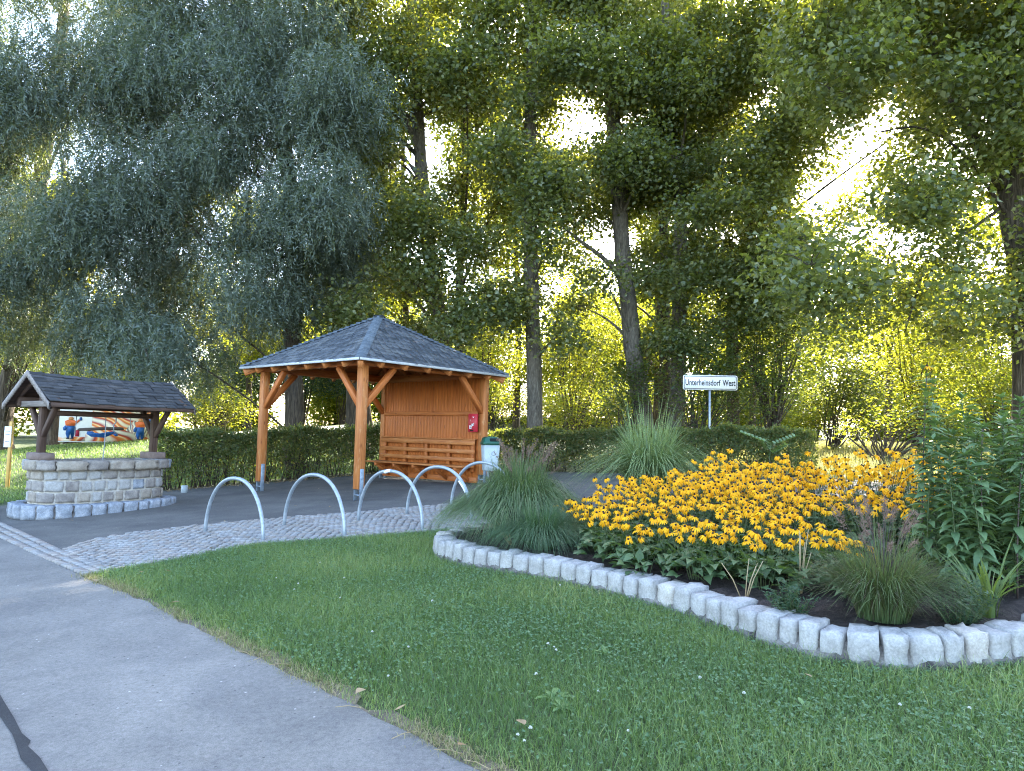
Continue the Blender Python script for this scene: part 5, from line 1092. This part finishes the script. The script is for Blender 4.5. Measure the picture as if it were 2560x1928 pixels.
for lab, blobs, mat in [
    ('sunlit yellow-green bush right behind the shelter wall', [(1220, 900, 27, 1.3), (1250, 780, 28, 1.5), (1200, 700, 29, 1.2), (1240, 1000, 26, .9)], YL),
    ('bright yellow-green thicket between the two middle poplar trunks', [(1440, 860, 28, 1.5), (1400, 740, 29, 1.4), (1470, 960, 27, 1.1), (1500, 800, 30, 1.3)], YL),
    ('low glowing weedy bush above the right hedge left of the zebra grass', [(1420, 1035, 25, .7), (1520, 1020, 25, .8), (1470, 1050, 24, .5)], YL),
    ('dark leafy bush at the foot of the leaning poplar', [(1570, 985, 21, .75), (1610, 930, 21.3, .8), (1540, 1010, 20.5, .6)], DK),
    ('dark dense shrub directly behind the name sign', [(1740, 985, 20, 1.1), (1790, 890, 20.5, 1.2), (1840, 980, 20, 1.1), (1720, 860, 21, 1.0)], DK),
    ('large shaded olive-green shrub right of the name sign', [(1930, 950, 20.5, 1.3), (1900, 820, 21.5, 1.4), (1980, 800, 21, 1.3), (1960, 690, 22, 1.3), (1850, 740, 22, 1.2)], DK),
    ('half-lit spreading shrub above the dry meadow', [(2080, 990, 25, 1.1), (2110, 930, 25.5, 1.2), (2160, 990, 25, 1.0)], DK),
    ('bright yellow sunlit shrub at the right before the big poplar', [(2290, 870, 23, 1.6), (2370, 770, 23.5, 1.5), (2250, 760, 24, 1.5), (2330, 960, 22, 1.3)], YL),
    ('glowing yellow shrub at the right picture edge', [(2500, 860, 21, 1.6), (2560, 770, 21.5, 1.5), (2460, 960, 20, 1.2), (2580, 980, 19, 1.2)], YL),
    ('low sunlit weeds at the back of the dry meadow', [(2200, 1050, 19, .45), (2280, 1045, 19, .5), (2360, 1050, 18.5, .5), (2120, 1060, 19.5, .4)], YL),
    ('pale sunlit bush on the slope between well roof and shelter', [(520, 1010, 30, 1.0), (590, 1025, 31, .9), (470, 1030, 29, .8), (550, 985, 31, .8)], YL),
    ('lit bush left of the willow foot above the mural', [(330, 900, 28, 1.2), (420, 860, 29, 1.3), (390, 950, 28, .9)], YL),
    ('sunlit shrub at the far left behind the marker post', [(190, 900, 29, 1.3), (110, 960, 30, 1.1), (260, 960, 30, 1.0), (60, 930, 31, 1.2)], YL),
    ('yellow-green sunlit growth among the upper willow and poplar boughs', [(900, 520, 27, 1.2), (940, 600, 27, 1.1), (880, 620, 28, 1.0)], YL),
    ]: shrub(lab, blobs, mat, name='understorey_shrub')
for i, (px, py, Y, r) in enumerate([(1190, 1055, 36, 1.5), (1275, 1050, 38, 1.6), (1370, 1050, 36, 1.5), (1450, 1045, 39, 1.7), (1540, 1055, 37, 1.5), (1630, 1050, 38, 1.6), (1730, 1050, 36, 1.5), (1830, 1050, 38, 1.6), (1930, 1050, 37, 1.5), (2030, 1045, 39, 1.7), (2130, 1045, 38, 1.6), (2240, 1040, 38, 1.6), (2350, 1035, 38, 1.6)]):
    shrub('sunlit weedy thicket bush far behind the right hedge', [(px, py, Y, r), (px+35, py-50, Y+1, r*.9)], YL, .12, .8, 'thicket_bush', 'bush', 'thicket bushes behind the right hedge')
for i, (px, py, Y, r) in enumerate([(560, 960, 40, 1.7), (660, 945, 41, 1.9), (760, 930, 42, 2.0), (860, 920, 43, 2.0), (960, 905, 44, 2.0), (1060, 900, 45, 2.0)]):
    shrub('bluish-green rounded bush in the shady bank beyond the bright slope', [(px, py, Y, r), (px+30, py-70, Y+.5, r*.9)], M['conifer'], .14, .8, 'bank_shrub', 'shrub', 'bushes on the bank beyond the slope')
def back_tree(label, tx, Y, cols, rows, rad, keep):
    L = px_lobes(*cols, *rows, 120, rad, 2, lambda x, y: Y, True, keep)
    tree('sunlit_tree', label, 'tree', path_px([(tx, 1060, Y), (tx+8, 800, Y), (tx-6, max(500, rows[0]+60), Y), (tx+4, max(200, rows[0]-10), Y)]), [.17, .14, .10, .05], [(c, r) for _, _, c, r in L], M['sunlit_leaf'], M['bark_dark'], 'poplar', .75, .155)
kb = lambda x, y: .75 if y > 180 else .4
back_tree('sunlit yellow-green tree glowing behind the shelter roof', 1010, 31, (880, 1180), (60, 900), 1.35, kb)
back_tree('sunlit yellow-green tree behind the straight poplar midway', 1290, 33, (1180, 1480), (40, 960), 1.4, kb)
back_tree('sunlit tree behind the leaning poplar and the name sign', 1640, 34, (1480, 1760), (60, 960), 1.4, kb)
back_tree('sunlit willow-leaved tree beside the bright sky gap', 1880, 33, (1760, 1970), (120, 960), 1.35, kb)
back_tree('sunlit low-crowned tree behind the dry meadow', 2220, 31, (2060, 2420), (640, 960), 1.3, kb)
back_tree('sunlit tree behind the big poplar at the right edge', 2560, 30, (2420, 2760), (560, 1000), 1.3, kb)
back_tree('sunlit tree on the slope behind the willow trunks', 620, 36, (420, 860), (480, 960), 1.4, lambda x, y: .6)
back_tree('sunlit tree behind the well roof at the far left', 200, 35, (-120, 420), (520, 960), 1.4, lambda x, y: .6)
# far trees close the view
def far_tree(x, y, h, r, mat):
    z = Hf(x, y); lob = [((x+rnd.uniform(-.5, .5)*r, y+rnd.uniform(-.5, .5)*r, z+h*q), r*(1.05-.55*abs(q-.5))*rnd.uniform(.8, 1.1)) for q in (.18, .3, .45, .6, .75, .9)]
    t = thing('distant_tree', 'distant leafy tree closing the view behind the poplar row', 'tree', (x, y, z), 0, 'distant trees behind the row'); b = np.array([x, y, z]); mb = MB(); mb.tube(np.array([(0, 0, -.2), (0, 0, h*.5), (.2, 0, h*.9)]), [.25, .18, .06], 8)
    mb.build('trunk', M['bark_dark'], t, True); parts = [leaf_cloud(lobe_points(c, rr, int(20*rr*rr), .9), 34, .45, .27, .7, .2) for c, rr in lob]
    P, A, N, L, W_ = [np.concatenate(k) for k in zip(*parts)]; foliage('crown', kite_leaves(P, A, N, L, W_, .14), mat, t, (x, y, z), False); return t
ft = [far_tree(-18, 48, 8.5, 2.6, M['sunlit_leaf']), far_tree(-8, 50, 9, 2.8, M['sunlit_leaf']), far_tree(4, 46, 8, 2.6, M['sunlit_leaf'])]
for i, (x, y) in enumerate([(-42, 50), (-36, 46), (-31, 52), (-25, 47), (-13, 53), (-3, 52), (9.5, 49), (15, 46), (20, 50), (25, 45), (31, 48), (38, 44), (44, 50), (-48, 45)]): dup(ft[i % 3], (x, y, Hf(x, y)), rnd.uniform(0, 6), None, None, rnd.uniform(.9, 1.25))
